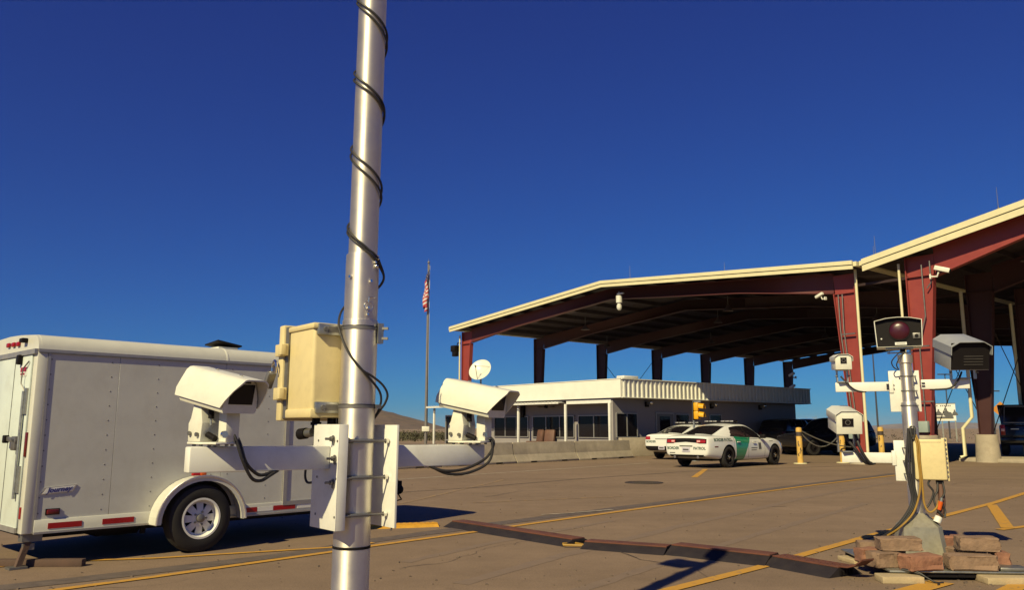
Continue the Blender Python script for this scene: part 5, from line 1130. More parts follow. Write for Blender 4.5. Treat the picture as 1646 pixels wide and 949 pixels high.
# ================================================================== VEHICLES
def interp(T, x):
    if x <= T[0][0]: return T[0][1]
    for (a, b), (c, d) in zip(T[:-1], T[1:]):
        if x <= c:
            t = (x - a) / (c - a); t = t * t * (3 - 2 * t) if False else t
            return b + (d - b) * t
    return T[-1][1]
def smoothT(T, n=6):
    P = smooth([(a, b, 0) for a, b in T], n); return [(p.x, p.y) for p in P]
def patrol_paint():
    m = bpy.data.materials.new('patrol_paint'); m.use_nodes = True; t = m.node_tree; N = t.nodes; L = t.links; b = N['Principled BSDF']
    b.inputs['Roughness'].default_value = 0.25; b.inputs['Coat Weight'].default_value = 0.6
    tc = N.new('ShaderNodeTexCoord'); s = N.new('ShaderNodeSeparateXYZ'); L.new(tc.outputs['Object'], s.inputs[0])
    def mth(op, a, b_=None, c=None):
        n = N.new('ShaderNodeMath'); n.operation = op
        for i, v in enumerate((a, b_, c)):
            if v is None: continue
            if isinstance(v, (int, float)): n.inputs[i].default_value = v
            else: L.new(v, n.inputs[i])
        return n.outputs[0]
    x, y, z = s.outputs[0], s.outputs[1], s.outputs[2]
    side = mth('GREATER_THAN', mth('ABSOLUTE', y), 0.72)
    left = mth('GREATER_THAN', x, 0.46)
    right = mth('LESS_THAN', mth('SUBTRACT', x, mth('MULTIPLY', mth('POWER', mth('MAXIMUM', mth('SUBTRACT', z, 0.3), 0.0), 1.3), 0.78)), 1.02)
    msk = mth('MULTIPLY', mth('MULTIPLY', side, left), right)
    # door shut lines
    def line(pos, wd, k=0.0):
        d = mth('ABSOLUTE', mth('SUBTRACT', mth('SUBTRACT', x, pos), mth('MULTIPLY', z, k)))
        return mth('LESS_THAN', d, wd)
    seam = mth('MULTIPLY', mth('MULTIPLY', mth('MAXIMUM', mth('MAXIMUM', line(1.27, 0.008), line(2.36, 0.008)), line(0.14, 0.008, 0.25)), side), mth('GREATER_THAN', z, 0.30))
    mx = N.new('ShaderNodeMix'); mx.data_type = 'RGBA'; mx.inputs[6].default_value = (0.74, 0.74, 0.70, 1); mx.inputs[7].default_value = (0.008, 0.25, 0.125, 1); L.new(msk, mx.inputs[0])
    m2 = N.new('ShaderNodeMix'); m2.data_type = 'RGBA'; L.new(mx.outputs[2], m2.inputs[6]); m2.inputs[7].default_value = (0.08, 0.08, 0.08, 1); L.new(seam, m2.inputs[0])
    L.new(m2.outputs[2], b.inputs['Base Color']); return m
M['patrol'] = patrol_paint()
SEDAN = dict(
    body=[(-1.12, 0.78, 0.42, 0.98), (-1.09, 0.85, 0.36, 1.035), (-0.85, 0.90, 0.31, 1.07), (-0.35, 0.945, 0.25, 1.065), (0.0, 0.955, 0.24, 1.05), (0.35, 0.945, 0.22, 1.03), (1.2, 0.925, 0.20, 0.99), (2.2, 0.925, 0.20, 0.965), (2.75, 0.94, 0.22, 0.985),
          (3.05, 0.955, 0.24, 0.98), (3.45, 0.925, 0.25, 0.92), (3.78, 0.85, 0.28, 0.82), (3.93, 0.72, 0.33, 0.74), (3.96, 0.66, 0.38, 0.68)],
    roof=[(-0.62, 1.075), (-0.2, 1.20), (0.35, 1.375), (0.85, 1.46), (1.25, 1.475), (1.6, 1.455), (1.95, 1.35), (2.3, 1.18), (2.62, 1.0)],
    base=[(-0.62, 1.06), (0.35, 1.02), (1.2, 0.975), (2.62, 0.965)],
    yb=[(-0.62, 0.70), (-0.1, 0.80), (0.5, 0.85), (1.2, 0.86), (2.1, 0.84), (2.62, 0.74)],
    yr=[(-0.62, 0.67), (-0.1, 0.62), (0.4, 0.585), (1.2, 0.59), (1.8, 0.585), (2.3, 0.64), (2.62, 0.72)],
    rw=(-0.50, 0.42), ws=(1.72, 2.5), sw=(0.22, 2.30), pillars=(1.28,), wb=3.05, wr=0.355, rimr=0.235)
SUV = dict(
    body=[(-1.05, 0.84, 0.52, 1.18), (-1.02, 0.90, 0.45, 1.24), (-0.7, 0.95, 0.38, 1.26), (0.0, 0.99, 0.34, 1.25), (0.6, 0.98, 0.32, 1.23), (1.6, 0.97, 0.32, 1.20), (2.4, 0.98, 0.32, 1.20), (3.0, 0.99, 0.35, 1.18), (3.5, 0.97, 0.38, 1.10), (3.85, 0.90, 0.42, 1.0), (3.92, 0.82, 0.5, 0.9)],
    roof=[(-1.0, 1.25), (-0.9, 1.5), (-0.72, 1.80), (-0.3, 1.88), (0.6, 1.91), (1.4, 1.88), (1.75, 1.75), (2.15, 1.45), (2.45, 1.2)],
    base=[(-1.0, 1.23), (0.6, 1.22), (2.45, 1.18)],
    yb=[(-1.0, 0.84), (0, 0.92), (2.0, 0.92), (2.45, 0.82)], yr=[(-1.0, 0.80), (-0.7, 0.72), (0, 0.72), (1.5, 0.72), (2.45, 0.80)],
    rw=(-0.97, -0.75), ws=(1.5, 2.35), sw=(-0.6, 2.1), pillars=(0.15, 1.05), wb=3.0, wr=0.40, rimr=0.24)
def car(root, P, paint, glass=None, dark=False):
    glass = glass or M['glass_dark']
    mb = MB(); secs = []
    pi = mb.mi(paint); bi = mb.mi(M['black'])
    def half(w, zb, zt):
        return [(0, zb), (w * 0.78, zb), (w * 0.94, zb + 0.05), (w * 0.985, zb + 0.18), (w, (zb + zt) * 0.5), (w * 0.985, zt - 0.20), (w * 0.955, zt - 0.07), (w * 0.87, zt - 0.012), (w * 0.45, zt + 0.012), (0, zt + 0.016)]
    ring = []
    for (x, w_, zb, zt) in P['body']:
        h = half(w_, zb, zt); full = [(x, y, z) for y, z in h] + [(x, -y, z) for y, z in h[-2:0:-1]]
        ring.append([mb.bm.verts.new(p) for p in full])
    n = len(ring[0])
    for a, b in zip(ring[:-1], ring[1:]):
        for i in range(n): mb.bm.faces.new((a[i], a[(i + 1) % n], b[(i + 1) % n], b[i]))
    mb.bm.faces.new(ring[0]); mb.bm.faces.new(ring[-1][::-1])
    bmesh.ops.recalc_face_normals(mb.bm, faces=mb.bm.faces)
    me = bpy.data.meshes.new('body'); mb.bm.to_mesh(me); mb.bm.free()
    for m in mb.mats: me.materials.append(m)
    o = bpy.data.objects.new('body', me); COL.objects.link(o)
    # creased ends
    sub = o.modifiers.new('s', 'SUBSURF'); sub.levels = 2; sub.render_levels = 2
    cutb = MB(); cutb.mi(paint); cutb.mi(M['black'])
    for cx in (0.0, P['wb']):
        for s in (-1, 1):
            cutb.cyl((cx, s * 0.62, P['wr']), (cx, s * 1.3, P['wr']), P['wr'] + 0.055, M['black'], n=40)
    cut = cutb.build('cut'); bo = o.modifiers.new('b', 'BOOLEAN'); bo.operation = 'DIFFERENCE'; bo.object = cut; bo.solver = 'EXACT'; bo.use_self = True
    dg = bpy.context.evaluated_depsgraph_get(); ev = o.evaluated_get(dg)
    me2 = bpy.data.meshes.new_from_object(ev, depsgraph=dg)
    o.modifiers.clear(); o.data = me2; bpy.data.meshes.remove(me); cm = cut.data; bpy.data.objects.remove(cut); bpy.data.meshes.remove(cm)
    me2.name = 'body'; me2.shade_smooth(); me2.set_sharp_from_angle(angle=R(40)); o.parent = root
    bmx = bmesh.new(); bmx.from_mesh(me2); bvh = BVHTree.FromBMesh(bmx); bmx.free()
    # greenhouse
    roof = smoothT(P['roof']); base = smoothT(P['base']); yb = smoothT(P['yb']); yr = smoothT(P['yr'])
    x0 = P['roof'][0][0]; x1 = P['roof'][-1][0]; NX = 72; NS = 10; NTp = 10
    paintmb, sidemb, rearmb, wsmb = MB(), MB(), MB(), MB()
    rows = []
    for i in range(NX + 1):
        x = x0 + (x1 - x0) * i / NX; zr = interp(roof, x); zb_ = min(interp(base, x), zr - 0.002); B = interp(yb, x); T = min(interp(yr, x), B); ze = max(zb_ + 0.001, zr - 0.05)
        row = []
        for k in range(NS + 1):
            t = k / NS; bulge = 0.02 * math.sin(math.pi * t) * (ze - zb_) / 0.45
            row.append(Vector((x, B + (T - B) * t ** 1.15 + bulge, zb_ - 0.03 * (1 - t) + (ze - zb_) * t)))
        for k in range(1, NTp + 1):
            q = k / NTp; y = T * (1 - q); row.append(Vector((x, y, ze + (zr - ze) * (1 - (1 - q) ** 2.2))))
        rows.append(row)
    nn = NS + NTp + 1
    for i in range(NX):
        xm = x0 + (x1 - x0) * (i + 0.5) / NX
        for k in range(nn - 1):
            for s in (1, -1):
                q = [rows[i][k], rows[i][k + 1], rows[i + 1][k + 1], rows[i + 1][k]]
                q = [Vector((p.x, p.y * s, p.z)) for p in q]
                tgt, mm = paintmb, paint
                if k < NS:
                    t = (k + 0.5) / NS; ht = rows[i][NS].z - rows[i][0].z
                    if 0.10 < t < 0.90 and ht > 0.12 and P['sw'][0] + 0.30 * t ** 0.7 < xm < P['sw'][1] - 0.05 * t and 1: tgt, mm = sidemb, (M['black'] if any(abs(xm - pp) < 0.035 for pp in P['pillars']) else glass)
                else:
                    kk = k - NS
                    if kk >= 1:
                        if P['rw'][0] < xm < P['rw'][1]: tgt, mm = rearmb, glass
                        elif P['ws'][0] < xm < P['ws'][1]: tgt, mm = wsmb, glass
                tgt.poly(q, mm)
    paintmb.build('roof', root, angle=60); sidemb.build('side_window', root, angle=60); rearmb.build('rear_window', root, angle=60); wsmb.build('windscreen', root, angle=60)
    # wheels
    for cx in (0.0, P['wb']):
        for s in (-1, 1): wheel(root, cx, s * 0.83, P['wr'], P['wr'], 0.23, P['rimr'], s, steel=True, rim_m=M['black'], hub_m=M['chrome'] if not dark else M['black'], spokes=10)
    part('underbody', root, lambda b: b.box((P['wb'] / 2, 0, 0.30), (P['wb'] + 1.3, 1.35, 0.14), M['black']))
    return bvh
def proj(bvh, p, d, off):
    h = bvh.ray_cast(Vector(p) - Vector(d) * 3.0, Vector(d))
    if h[0] is None: return Vector(p)
    return h[0] - Vector(d) * off
def patch(root, name, bvh, d, fn, nu, nv, m, off=0.006, thick=True):
    """fn(u,v)->point in the plane; pressed on the body along d"""
    mb = MB(); P_ = [[proj(bvh, fn(i / nu, j / nv), d, off) for i in range(nu + 1)] for j in range(nv + 1)]
    vs = [p for r in P_ for p in r]; fs = [(j * (nu + 1) + i, j * (nu + 1) + i + 1, (j + 1) * (nu + 1) + i + 1, (j + 1) * (nu + 1) + i) for j in range(nv) for i in range(nu)]
    nb = len(vs); vs += [p + Vector(d) * off * 1.5 for p in vs]
    edge = [i for i in range(nu + 1)] + [(j) * (nu + 1) + nu for j in range(1, nv + 1)] + [nv * (nu + 1) + i for i in range(nu - 1, -1, -1)] + [j * (nu + 1) for j in range(nv - 1, 0, -1)]
    fs += [(edge[i], edge[(i + 1) % len(edge)], edge[(i + 1) % len(edge)] + nb, edge[i] + nb) for i in range(len(edge))]
    mb.mesh(vs, fs, m); return mb.build(name, root, angle=50)
def lettering(root, bvh, txt, size, m, pos, d, xdir, off=0.005, sx=1.0, shear=0.0):
    d = Vector(d); xd = Vector(xdir); zd = Vector((0, 0, 1))
    Mx = Matrix((( xd.x, zd.x, -d.x, pos[0]), (xd.y, zd.y, -d.y, pos[1]), (xd.z, zd.z, -d.z, pos[2]), (0, 0, 0, 1)))
    mb = text_mb(txt, size, m, Mx, depth=0.0, sx=sx, shear=shear, heavy=0.004)
    for v in mb.bm.verts: v.co = proj(bvh, v.co, d, off)
    return mb.build('lettering', root, angle=180, normals=False, weld=False)
def rect(a, b, c0, c1, ax):   # helper: rectangle in (y,z) or (x,z)
    if ax == 'x': return lambda u, v: Vector((0, a + (b - a) * u, c0 + (c1 - c0) * v))
    return lambda u, v: Vector((a + (b - a) * u, 0, c0 + (c1 - c0) * v))
def patrol_car(label, loc, ang, variant=0, sz=1.0):
    root = thing('patrol_car', label, 'patrol car', loc, ang); root.scale = (sz, sz, sz)
    bvh = car(root, SEDAN, M['patrol'])
    f = (1, 0, 0)
    if variant == 0:
        patch(root, 'tail_panel', bvh, f, lambda u, v: Vector((0, -0.78 + 1.56 * u, 0.80 + (0.155 + 0.02 * math.sin(math.pi * u)) * v + (0.05 * (1 - abs(2 * u - 1)) if v < 0.5 and 0.2 < u < 0.8 else 0))), 28, 5, M['black'], 0.006)
        for s in (-1, 1):
            tl = patch(root, 'tail_light', bvh, f, lambda u, v: Vector((0, s * (0.42 + 0.33 * u), 0.825 + 0.095 * v)), 8, 4, M['tail'], 0.014)
            patch(tl, 'reversing_lamp', bvh, f, lambda u, v: Vector((0, s * (0.44 + 0.12 * u), 0.850 + 0.05 * v)), 4, 2, M['tail_bright'], 0.020)
        patch(root, 'plate_recess', bvh, f, lambda u, v: Vector((0, -0.25 + 0.5 * u, 0.70 + 0.03 * v)), 8, 2, M['black'], 0.010)
        patch(root, 'rear_diffuser', bvh, f, lambda u, v: Vector((0, -0.66 + 1.32 * u, 0.36 + 0.075 * v)), 16, 3, M['black'], 0.008)
        for s in (-1, 1): part('exhaust', root, lambda b: b.cyl((-0.98, s * 0.45, 0.36), (-1.13, s * 0.45, 0.36), 0.045, M['chrome'], n=12))
        pz = 0.60
    else:
        for s in (-1, 1): patch(root, 'tail_light', bvh, f, lambda u, v: Vector((0, s * (0.55 + 0.25 * u), 0.83 + 0.13 * v)), 8, 4, M['tail'], 0.012)
        patch(root, 'bumper', bvh, f, lambda u, v: Vector((0, -0.80 + 1.60 * u, 0.37 + 0.19 * v)), 18, 4, M['black'], 0.014)
        patch(root, 'trim_strip', bvh, f, lambda u, v: Vector((0, -0.30 + 0.6 * u, 0.845 + 0.02 * v)), 8, 2, M['black'], 0.010)
        pz = 0.49
    pl = patch(root, 'number_plate', bvh, f, lambda u, v: Vector((0, -0.15 + 0.3 * u, pz - 0.075 + 0.15 * v)), 6, 3, M['plate'], 0.020)
    patch(pl, 'plate_marking', bvh, f, lambda u, v: Vector((0, -0.11 + 0.22 * u, pz - 0.03 + 0.055 * v)), 4, 2, M['letter_grey'], 0.024)
    lettering(root, bvh, 'BORDER', 0.125, M['letter_green'], (0, 0.515, 0.64 if variant == 0 else 0.74), f, (0, -1, 0), sx=1.0)
    lettering(root, bvh, 'PATROL', 0.125, M['letter_green'], (0, -0.515, 0.64 if variant == 0 else 0.74), f, (0, -1, 0), sx=1.0)
    patch(root, 'fleet_marking', bvh, f, lambda u, v: Vector((0, 0.66 - 0.22 * u, 0.475 + 0.03 * v)), 4, 1, M['letter_grey'], 0.005)
    for s in (-1, 1):
        dd = (0, -s, 0); xd = (1 if s < 0 else -1, 0, 0)
        lettering(root, bvh, 'BORDER PATROL', 0.145, M['letter_green'], (-0.28, 0, 0.915), dd, xd, sx=0.92)
        patch(root, 'side_marker', bvh, dd, rect(-0.80, -0.62, 0.68, 0.715, 'y'), 4, 1, M['refl_dark'], 0.006)
        for x in (0.62, 1.62): part('handle', root, lambda b: b.box((x, s * 0.945, 0.84), (0.20, 0.03, 0.035), M['carwhite'], bev=0.01))
        patch(root, 'door_text', bvh, dd, rect(1.45, 1.85, 0.62, 0.645, 'y'), 4, 1, M['letter_grey'], 0.004)
        patch(root, 'door_text', bvh, dd, rect(1.45, 1.80, 0.55, 0.57, 'y'), 4, 1, M['letter_grey'], 0.004)
        patch(root, 'door_crest', bvh, dd, rect(1.95, 2.12, 0.58, 0.80, 'y'), 4, 3, M['letter_grey'], 0.004)
        patch(root, 'fender_text', bvh, dd, rect(2.70, 2.95, 0.84, 0.86, 'y'), 4, 1, M['letter_grey'], 0.004)
        part('mirror', root, lambda b: (b.box((2.12, s * 1.0, 1.02), (0.12, 0.20, 0.14), M['carwhite'] if s > 0 else M['black'], bev=0.03), b.box((2.15, s * 0.9, 0.97), (0.08, 0.12, 0.04), M['black'])))
        part('headlight', root, lambda b: b.box((3.80, s * 0.66, 0.72), (0.12, 0.26, 0.11), M['chrome'], bev=0.03))
    lb = part('light_bar', root, lambda b: (b.box((1.05, 0, 1.535), (0.26, 1.20, 0.06), M['glass_dark'], bev=0.02), b.box((1.05, 0, 1.495), (0.18, 1.16, 0.03), M['black'])))
    part('light_bar_lens', lb, lambda b: [b.box((1.05, y, 1.540), (0.275, 0.15, 0.045), M['alu_trim'], bev=0.008) for y in (-0.50, -0.33, -0.16, 0.16, 0.33, 0.50)])
    part('roof_camera', root, lambda b: b.box((-0.72, 0.05, 1.10), (0.10, 0.26, 0.03), M['black'], bev=0.01))
    part('antenna', root, lambda b: b.cyl((0.72, 0.25, 1.45), (0.68, 0.25, 1.72), 0.006, M['black'], n=6))
    return root
CH = math.atan2(0.69, 0.72)
hd = Vector((math.cos(CH), math.sin(CH), 0)); lf = Vector((-hd.y, hd.x, 0))
patrol_car('nearer white patrol sedan with full width tail lights and green door stripe', Vector((7.42, 28.6, 0)) + lf * 0.83, CH, 0, 1.04)
patrol_car('white patrol sedan with black rear bumper half hidden behind the nearer one', Vector((6.67, 37.1, 0)) - lf * 0.80 + hd * 0.1, CH + 0.05, 1, 1.04)

def dark_suv(label, loc, ang, sz=1.0):
    root = thing('parked_car', label, 'car', loc, ang); root.scale = (sz, sz, sz)
    bvh = car(root, SUV, M['cardark'], dark=True)
    for s in (-1, 1):
        patch(root, 'tail_light', bvh, (1, 0, 0), lambda u, v: Vector((0, s * (0.62 + 0.2 * u), 0.95 + 0.2 * v)), 4, 3, M['refl_dark'], 0.012)
        part('mirror', root, lambda b: b.box((1.95, s * 1.06, 1.28), (0.12, 0.20, 0.18), M['cardark'], bev=0.03))
        part('headlight', root, lambda b: b.box((3.82, s * 0.66, 0.92), (0.12, 0.26, 0.16), M['chrome'], bev=0.03))
    return root
dark_suv('black sport utility vehicle parked under the canopy behind the chained bollards', (17.6, 43.0, 0), R(200))
dark_suv('black sport utility vehicle in the canopy shade beyond the bonnet of the patrol sedan', (15.4, 47.0, 0), R(44))
dark_suv('dark vehicle deep under the canopy just past the end of the guard building', (23.0, 63.0, 0), R(230), 1.08)
# dark pickup with a cap over its bed
pk_r = thing('pickup_truck', 'black pickup truck with a bed cap, seen from behind at the right edge', 'pickup', (22.95, 36.45, 0.15), math.atan2(0.85, 0.53)); pk_r.scale = (1.1, 1.1, 1.1)
def pk_body(b):
    prof = [(-1.25, 0.55), (-1.28, 0.80), (-1.24, 1.22), (1.15, 1.24), (3.0, 1.24), (4.2, 1.18), (4.35, 0.9), (4.3, 0.5), (3.9, 0.42), (-1.0, 0.42)]
    b.prism([(x, -0.98, z) for x, z in prof], (0, 1.96, 0), M['cardark'], bev=0.06)
part('body', pk_r, pk_body)
part('bed_cap', pk_r, lambda b: b.prism([(-1.20, -0.90, 1.20), (-0.92, -0.80, 2.02), (1.2, -0.80, 2.06), (1.2, -0.90, 1.20)], (0, 1.80, 0), M['cardark'], bev=0.05))
part('cab', pk_r, lambda b: b.prism([(1.22, -0.86, 1.20), (1.3, -0.78, 1.95), (2.6, -0.78, 1.95), (3.2, -0.86, 1.20)], (0, 1.72, 0), M['cardark'], bev=0.06))
part('rear_window', pk_r, lambda b: b.box((-1.085, 0, 1.62), (0.02, 1.44, 0.56), M['glass_dark'], rot=(0, R(18.9), 0), bev=0.004))
part('window_trim', pk_r, lambda b: (b.box((-1.20, 0, 1.31), (0.03, 1.6, 0.03), M['steel']), b.box((-0.965, 0, 1.95), (0.03, 1.5, 0.025), M['steel']), b.tube([(-1.2, 0.80, 1.3), (-0.97, 0.74, 1.95)], 0.018, M['steel'], n=6)))
for s in (-1, 1):
    tl = part('tail_light', pk_r, lambda b: b.box((-1.275, s * 0.86, 1.02), (0.04, 0.16, 0.40), M['refl_red'], bev=0.01))
    part('reversing_lamp', tl, lambda b: b.box((-1.30, s * 0.86, 1.02), (0.02, 0.12, 0.10), M['tail_bright'], bev=0.004))
part('tailgate_trim', pk_r, lambda b: (b.box((-1.285, 0.45, 1.06), (0.02, 0.28, 0.04), M['galv']), b.box((-1.285, -0.3, 1.1), (0.02, 0.16, 0.05), M['galv'])))
part('bumper', pk_r, lambda b: b.box((-1.36, 0, 0.62), (0.16, 1.9, 0.20), M['cardark'], bev=0.03))
part('number_plate', pk_r, lambda b: b.box((-1.45, -0.05, 0.66), (0.01, 0.30, 0.15), M['yellow']))
for cx in (0.0, 3.45):
    for s in (-1, 1): wheel(pk_r, cx, s * 0.86, 0.39, 0.39, 0.26, 0.23, s, rim_m=M['black'], hub_m=M['black'])

# ================================================================== STREET FURNITURE
def bollard(label, p, chain_dir=None, h=1.38):
    root = thing('bollard', label, 'bollard', p)
    part('base_plate', root, lambda b: b.lathe([(0.001, 0), (0.26, 0), (0.26, 0.025), (0.22, 0.035), (0.001, 0.035)], M['fascia'], n=20))
    tb = part('tube', root, lambda b: b.lathe([(0.11, 0.03), (0.11, h - 0.05), (0.10, h - 0.015), (0.06, h), (0.001, h + 0.005)], M['bollard'], n=24))
    def scr(b):
        r = random.Random(int(p.x * 10))
        for k in range(9):
            a = R(r.uniform(200, 340)); z = r.uniform(0.15, h - 0.25); d_ = Vector((math.cos(a), math.sin(a), 0)); t = Vector((-d_.y, d_.x, 0)); pts = []
            hh = r.uniform(0.03, 0.10)
            for q, w_ in ((-1, 0.4), (-0.3, 1.0), (0.4, 0.7), (1, 0.2)):
                pts.append((z + q * hh, w_ * 0.03))
            vs = []
            for zz, ww in pts:
                for s in (-1, 1):
                    aa = a + s * ww / 0.11 + 0.1 * math.sin(zz * 30); vs.append((0.1125 * math.cos(aa), 0.1125 * math.sin(aa), zz))
            b.mesh(vs, [(0, 1, 3, 2), (2, 3, 5, 4), (4, 5, 7, 6)], M['bollard_scrape'])
        ring(b, h - 0.25, 0.1105, 0.16, M['bollard_scrape'], 0.002)
    part('scrape', tb, scr); return root
B1, B2, B3 = Vector((11.1, 31.75, 0)), Vector((13.05, 32.5, 0)), Vector((15.0, 33.4, 0))
bollard('worn yellow bollard standing alone beside the front wheel of the patrol sedan', B1)
bollard('worn yellow bollard partly hidden behind the lower left post camera', B2)
bollard('worn yellow bollard right of the red column and its downpipe', B3, h=1.40)
def chain(label, a, b, sag):
    pts = [a.lerp(b, t) + Vector((0, 0, -sag * 4 * t * (1 - t))) for t in [i / 14 for i in range(15)]]
    mb = MB(); mb.tube(pts, 0.022, M['galv'], n=6); tag(mb.build('chain'), label, 'chain')
chain('upper grey chain slung between the worn bollards', B1 + Vector((0.1, 0, 1.25)), B2 + Vector((0.3, -0.1, 0.62)), 0.12)
chain('lower grey chain sagging between the worn bollards', B1 + Vector((0.1, 0, 1.15)), B2 + Vector((-0.1, 0, 1.1)), 0.48)
# traffic signal
ts = thing('traffic_signal', 'yellow two lamp traffic signal with visors behind the patrol sedans', 'traffic signal', (7.75, 34.2, 0), math.atan2(-0.55, 0.83))
part('post', ts, lambda b: (b.cyl((-0.16, 0, 0), (-0.16, 0, 2.44), 0.045, M['galv'], n=12), b.box((0, 0, 2.455), (0.36, 0.08, 0.05), M['galv']), b.cyl((-0.16, 0, 0), (-0.16, 0, 0.03), 0.2, M['galv'], n=12)))
for z in (2.24, 1.89):
    hd_ = part('signal_section', ts, lambda b: b.box((0.0, 0, z), (0.20, 0.34, 0.34), M['yellow'], bev=0.03))
    part('visor', hd_, lambda b: b.prism([(0.10, 0.15 * math.cos(R(q)), z + 0.15 * math.sin(R(q))) for q in range(-20, 201, 20)] + [(0.10, 0.14 * math.cos(R(q)), z + 0.14 * math.sin(R(q))) for q in range(200, -21, -20)], (0.22, 0, -0.03), M['yellow']))
    part('lens', hd_, lambda b: b.cyl((0.10, 0, z), (0.112, 0, z), 0.14, M['lens_red'], n=20))
part('backing', ts, lambda b: b.box((-0.105, 0, 2.06), (0.02, 0.40, 0.78), M['black']))
# flagpole and flag
FP = Vector((-5.78, 55.0, 0))
fp = thing('flagpole', 'tall grey flagpole standing left of the canopy', 'flagpole', FP)
part('pole', fp, lambda b: b.lathe([(0.001, 0), (0.105, 0), (0.10, 2), (0.085, 6.0), (0.065, 12.6), (0.001, 12.62)], M['pole_grey'], n=20))
part('finial', fp, lambda b: (b.sphere((0, 0, 12.72), 0.09, M['pole_grey'], n=8), b.cyl((0, 0, 12.8), (0, 0, 13.0), 0.02, M['pole_grey'], r1=0.005, n=8)))
part('collar', fp, lambda b: (b.lathe([(0.10, 0), (0.26, 0), (0.22, 0.10), (0.11, 0.2)], M['pole_grey'], n=20), b.box((0, -0.12, 1.3), (0.5, 0.14, 0.34), M['cream'], bev=0.02), b.tube([(0.10, 0, 1.3), (0.09, 0, 12.5)], 0.012, M['white'], n=5)))
def flag_mesh():
    mb = MB(); NU, NV = 52, 39; red = mat('flag_red', (0.42, 0.03, 0.04), 0.8, var=0.05); wh = mat('flag_white', (0.58, 0.54, 0.54), 0.8, var=0.05); bl = mat('flag_blue', (0.02, 0.02, 0.09), 0.8, var=0.05)
    V = []
    for j in range(NV + 1):
        for i in range(NU + 1):
            u = i / NU; v = j / NV
            amp = 0.03 + 0.17 * math.sin(min(1, u * 1.35) * math.pi / 2) * (0.35 + 0.65 * v)
            x = -0.02 - 0.22 * u + amp * math.sin(u * 2 * math.pi * 2.4 + 0.5 * v) * 0.9 + 0.05 * math.sin(v * 7 + u * 9)
            y = -0.12 + amp * 0.8 * math.cos(u * 2 * math.pi * 2.4 + 0.8)
            z = 12.45 - v * (2.0 - 0.3 * u) - 1.55 * u ** 0.8
            V.append((x, y, z))
    vs = [mb.bm.verts.new(p) for p in V]
    ir, iw, ib = mb.mi(red), mb.mi(wh), mb.mi(bl)
    for j in range(NV):
        for i in range(NU):
            a = j * (NU + 1) + i; f = mb.bm.faces.new((vs[a], vs[a + 1], vs[a + NU + 2], vs[a + NU + 1]))
            st = j * 13 // NV; k = ir if st % 2 == 0 else iw
            if i < NU * 0.46 and st < 8: k = iw if (i % 4 == 2 and j % 4 == 2) else ib
            f.material_index = k
    return mb
fl = flag_mesh().build('flag', None, angle=180, weld=False); fl.location = FP; tag(fl, 'limp flag with red and white stripes and a starred blue canton on the flagpole', 'flag')
# roadside sign far behind
sn = thing('billboard', 'white roadside sign with dark silhouettes and text on three posts behind the canopy', 'sign', (44.6, 85.0, -0.45), R(-27)); sn.scale = (1.34, 1.34, 1.40)
part('board', sn, lambda b: b.box((0, 0, 2.45), (2.05, 0.06, 1.25), M['white']))
part('frame', sn, lambda b: b.box((0, 0.0, 3.10), (2.1, 0.09, 0.05), M['steel']))
for x in (-0.8, 0.05, 0.95): part('post', sn, lambda b: b.box((x, 0.06, 1.3), (0.09, 0.09, 2.6), M['galv']))
def sil(b):
    for cx, s in ((-0.82, 1.0), (-0.15, 0.9), (0.38, 1.0), (0.95, 0.8)):
        b.prism([(cx + x * s, -0.035, 2.22 + z * s) for x, z in [(-0.22, 0), (-0.18, 0.25), (-0.08, 0.35), (-0.05, 0.52), (0.05, 0.52), (0.07, 0.35), (0.15, 0.28), (0.24, 0.2), (0.28, 0)]], (0, -0.006, 0), M['letter_grey'])
    b.prism([(0.2, -0.036, 2.25), (0.3, -0.036, 2.48), (0.7, -0.036, 2.46), (0.85, -0.036, 2.22), (0.75, -0.036, 2.12), (0.3, -0.036, 2.14)], (0, -0.007, 0), M['letter_grey'])
part('silhouettes', sn, sil)
part('text_line', sn, lambda b: ([b.box((-0.75 + 0.13 * k, -0.033, 2.93), (0.08, 0.006, 0.09), M['letter_grey']) for k in (0, 1, 2, 3, 4, 6, 7, 8, 9, 10, 11)], b.box((0.05, -0.033, 2.06), (1.6, 0.006, 0.16), M['letter_grey']), b.box((-0.1, -0.036, 1.96), (1.5, 0.006, 0.05), M['fascia'])))
def lamp_post(label, p, h, arm, two=False):
    root = thing('street_lamp', label, 'street lamp', p)
    part('pole', root, lambda b: b.cyl((0, 0, 0), (0, 0, h), 0.11, M['pole_dark'], r1=0.06, n=10))
    part('lamp_head', root, lambda b: (b.box((arm / 2, 0, h), (abs(arm) + 0.3, 0.3, 0.14), M['pole_dark'], bev=0.02), ) + ((b.box((-arm / 2, 0, h), (abs(arm) + 0.3, 0.3, 0.14), M['pole_dark'], bev=0.02),) if two else ()))
lamp_post('dark lamp post seen between the red columns, behind the signal post', (40.2, 90.0, -0.03), 9.9, 1.0)
lamp_post('dark lamp post rising behind the white roadside sign', (58.7, 110.0, -0.03), 8.6, 0.8, True)
lamp_post('farthest dark lamp post, right of the concrete column pier', (58.9, 100.0, -0.03), 5.9, 0.8)
ds = thing('road_sign', 'orange diamond warning sign far behind the right hand canopy', 'sign', (41.9, 70.0, 0), R(-30))
part('panel', ds, lambda b: b.box((0, 0, 2.95), (0.95, 0.03, 0.95), M['orange'], rot=(0, R(45), 0)))
part('post', ds, lambda b: b.box((0, 0.04, 1.4), (0.07, 0.05, 2.8), M['galv']))
bt = thing('bare_tree', 'pale bare shrubby tree beyond the canopy right of the guard building', 'tree', (44.5, 120.0, -0.03))
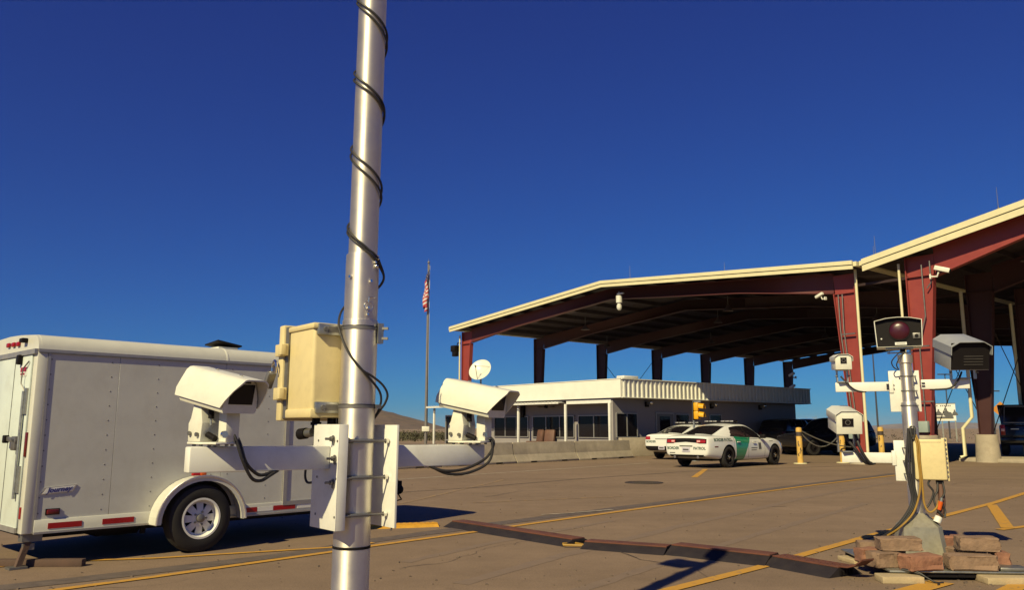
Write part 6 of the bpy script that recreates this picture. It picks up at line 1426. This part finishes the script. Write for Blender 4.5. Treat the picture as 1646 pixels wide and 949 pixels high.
def twigs(b):
    r = random.Random(5)
    for k in range(70):
        a = r.uniform(0, 6.28); l_ = r.uniform(1.0, 2.6); e = r.uniform(0.7, 1.4); p0 = Vector((0, 0, r.uniform(0.2, 0.9))); d_ = Vector((math.cos(a) * math.cos(e), math.sin(a) * math.cos(e), math.sin(e)))
        p1 = p0 + d_ * l_ * 0.6; p2 = p1 + (d_ + Vector((r.uniform(-.5, .5), r.uniform(-.5, .5), r.uniform(-.2, .3)))) * l_ * 0.4
        b.tube([p0, p1, p2], [0.04, 0.025, 0.008], M['wood'], n=5)
part('crown', bt, twigs); part('trunk', bt, lambda b: b.tube([(0, 0, 0), (0.05, 0, 0.6), (0, 0.05, 1.1)], [0.12, 0.09, 0.05], M['wood_dark'], n=8))
# raised island under the right hand canopy
isl = MB()
ip = [gp(1462, 741), gp(1700, 741)]
a = canw(27.3, 5.2, 0); bq = canw(40, 5.2, 0); c_ = canw(40, 24, 0); dq = canw(27.3, 24, 0)
isl.prism([(q.x, q.y, 0.0) for q in (a, bq, c_, dq)], (0, 0, 0.15), M['concrete'], bev=0.02)
tag(isl.build('pavement'), kind='structure')

# ================================================================== DEVICES HUNG ON THE CANOPY
def on_canopy(name, label, cat, x, y, z, extra=0.0): return thing(name, label, cat, canw(x, y, z), U_ANG + extra)
dm = on_canopy('dome_camera', 'white dome camera hanging under the ridge of the canopy roof edge', 'camera', 13.75, -0.25, 8.25)
part('mount', dm, lambda b: (b.cyl((0, 0, 0), (0, 0, -0.3), 0.03, M['galv'], n=8), b.box((0.1, 0, -0.12), (0.4, 0.12, 0.06), M['white'])))
part('housing', dm, lambda b: (b.cyl((0, 0, -0.22), (0, 0, -0.58), 0.16, M['cream'], n=20), b.cyl((0, 0, -0.58), (0, 0, -0.70), 0.10, M['cream'], n=16), b.cyl((0, 0, -0.70), (0, 0, -0.86), 0.13, M['cream'], n=20), b.sphere((0, 0, -0.86), 0.12, M['cream'], n=8)))
fdl = on_canopy('floodlight', 'dark floodlight on a short arm outside the left canopy column', 'floodlight', -0.55, -0.2, 6.4)
part('arm', fdl, lambda b: b.tube([(0.5, 0, 0.3), (0.2, 0, 0.35), (0.1, 0, 0.1)], 0.035, M['black'], n=8))
part('head', fdl, lambda b: (b.box((-0.1, 0, 0.0), (0.45, 0.4, 0.40), M['black'], bev=0.03), b.box((-0.05, 0, -0.33), (0.36, 0.3, 0.34), M['black'], bev=0.03)))
def bullet(label, x, y, z, yaw, s=1.0):
    r = on_canopy('bullet_camera', label, 'camera', x, y, z, yaw)
    part('bracket', r, lambda b: (b.box((-0.22 * s, 0, -0.12 * s), (0.05, 0.12 * s, 0.14 * s), M['cream']), b.tube([(-0.22 * s, 0, -0.12 * s), (-0.05 * s, 0, -0.14 * s), (0, 0, -0.02)], 0.025 * s, M['cream'], n=8)))
    part('housing', r, lambda b: (b.box((0.10 * s, 0, 0.06 * s), (0.42 * s, 0.14 * s, 0.13 * s), M['cream'], rot=(0, R(20), 0), bev=0.02), b.box((0.30 * s, 0, -0.015 * s), (0.02, 0.12 * s, 0.10 * s), M['black'], rot=(0, R(20), 0))))
bullet('white bullet camera on the inner side of the left red column', 24.75, -0.2, 6.62, R(170), 0.9)
bullet('white bullet camera on the inner side of the right red column', 29.35, -0.2, 6.95, R(10), 1.25)
bullet('dark camera pair hung on the far row of canopy columns', 1.0, 36.4, 6.1, R(160), 1.6)
bullet('lower dark camera on the farthest canopy column', 1.0, 36.4, 5.0, R(160), 1.6)
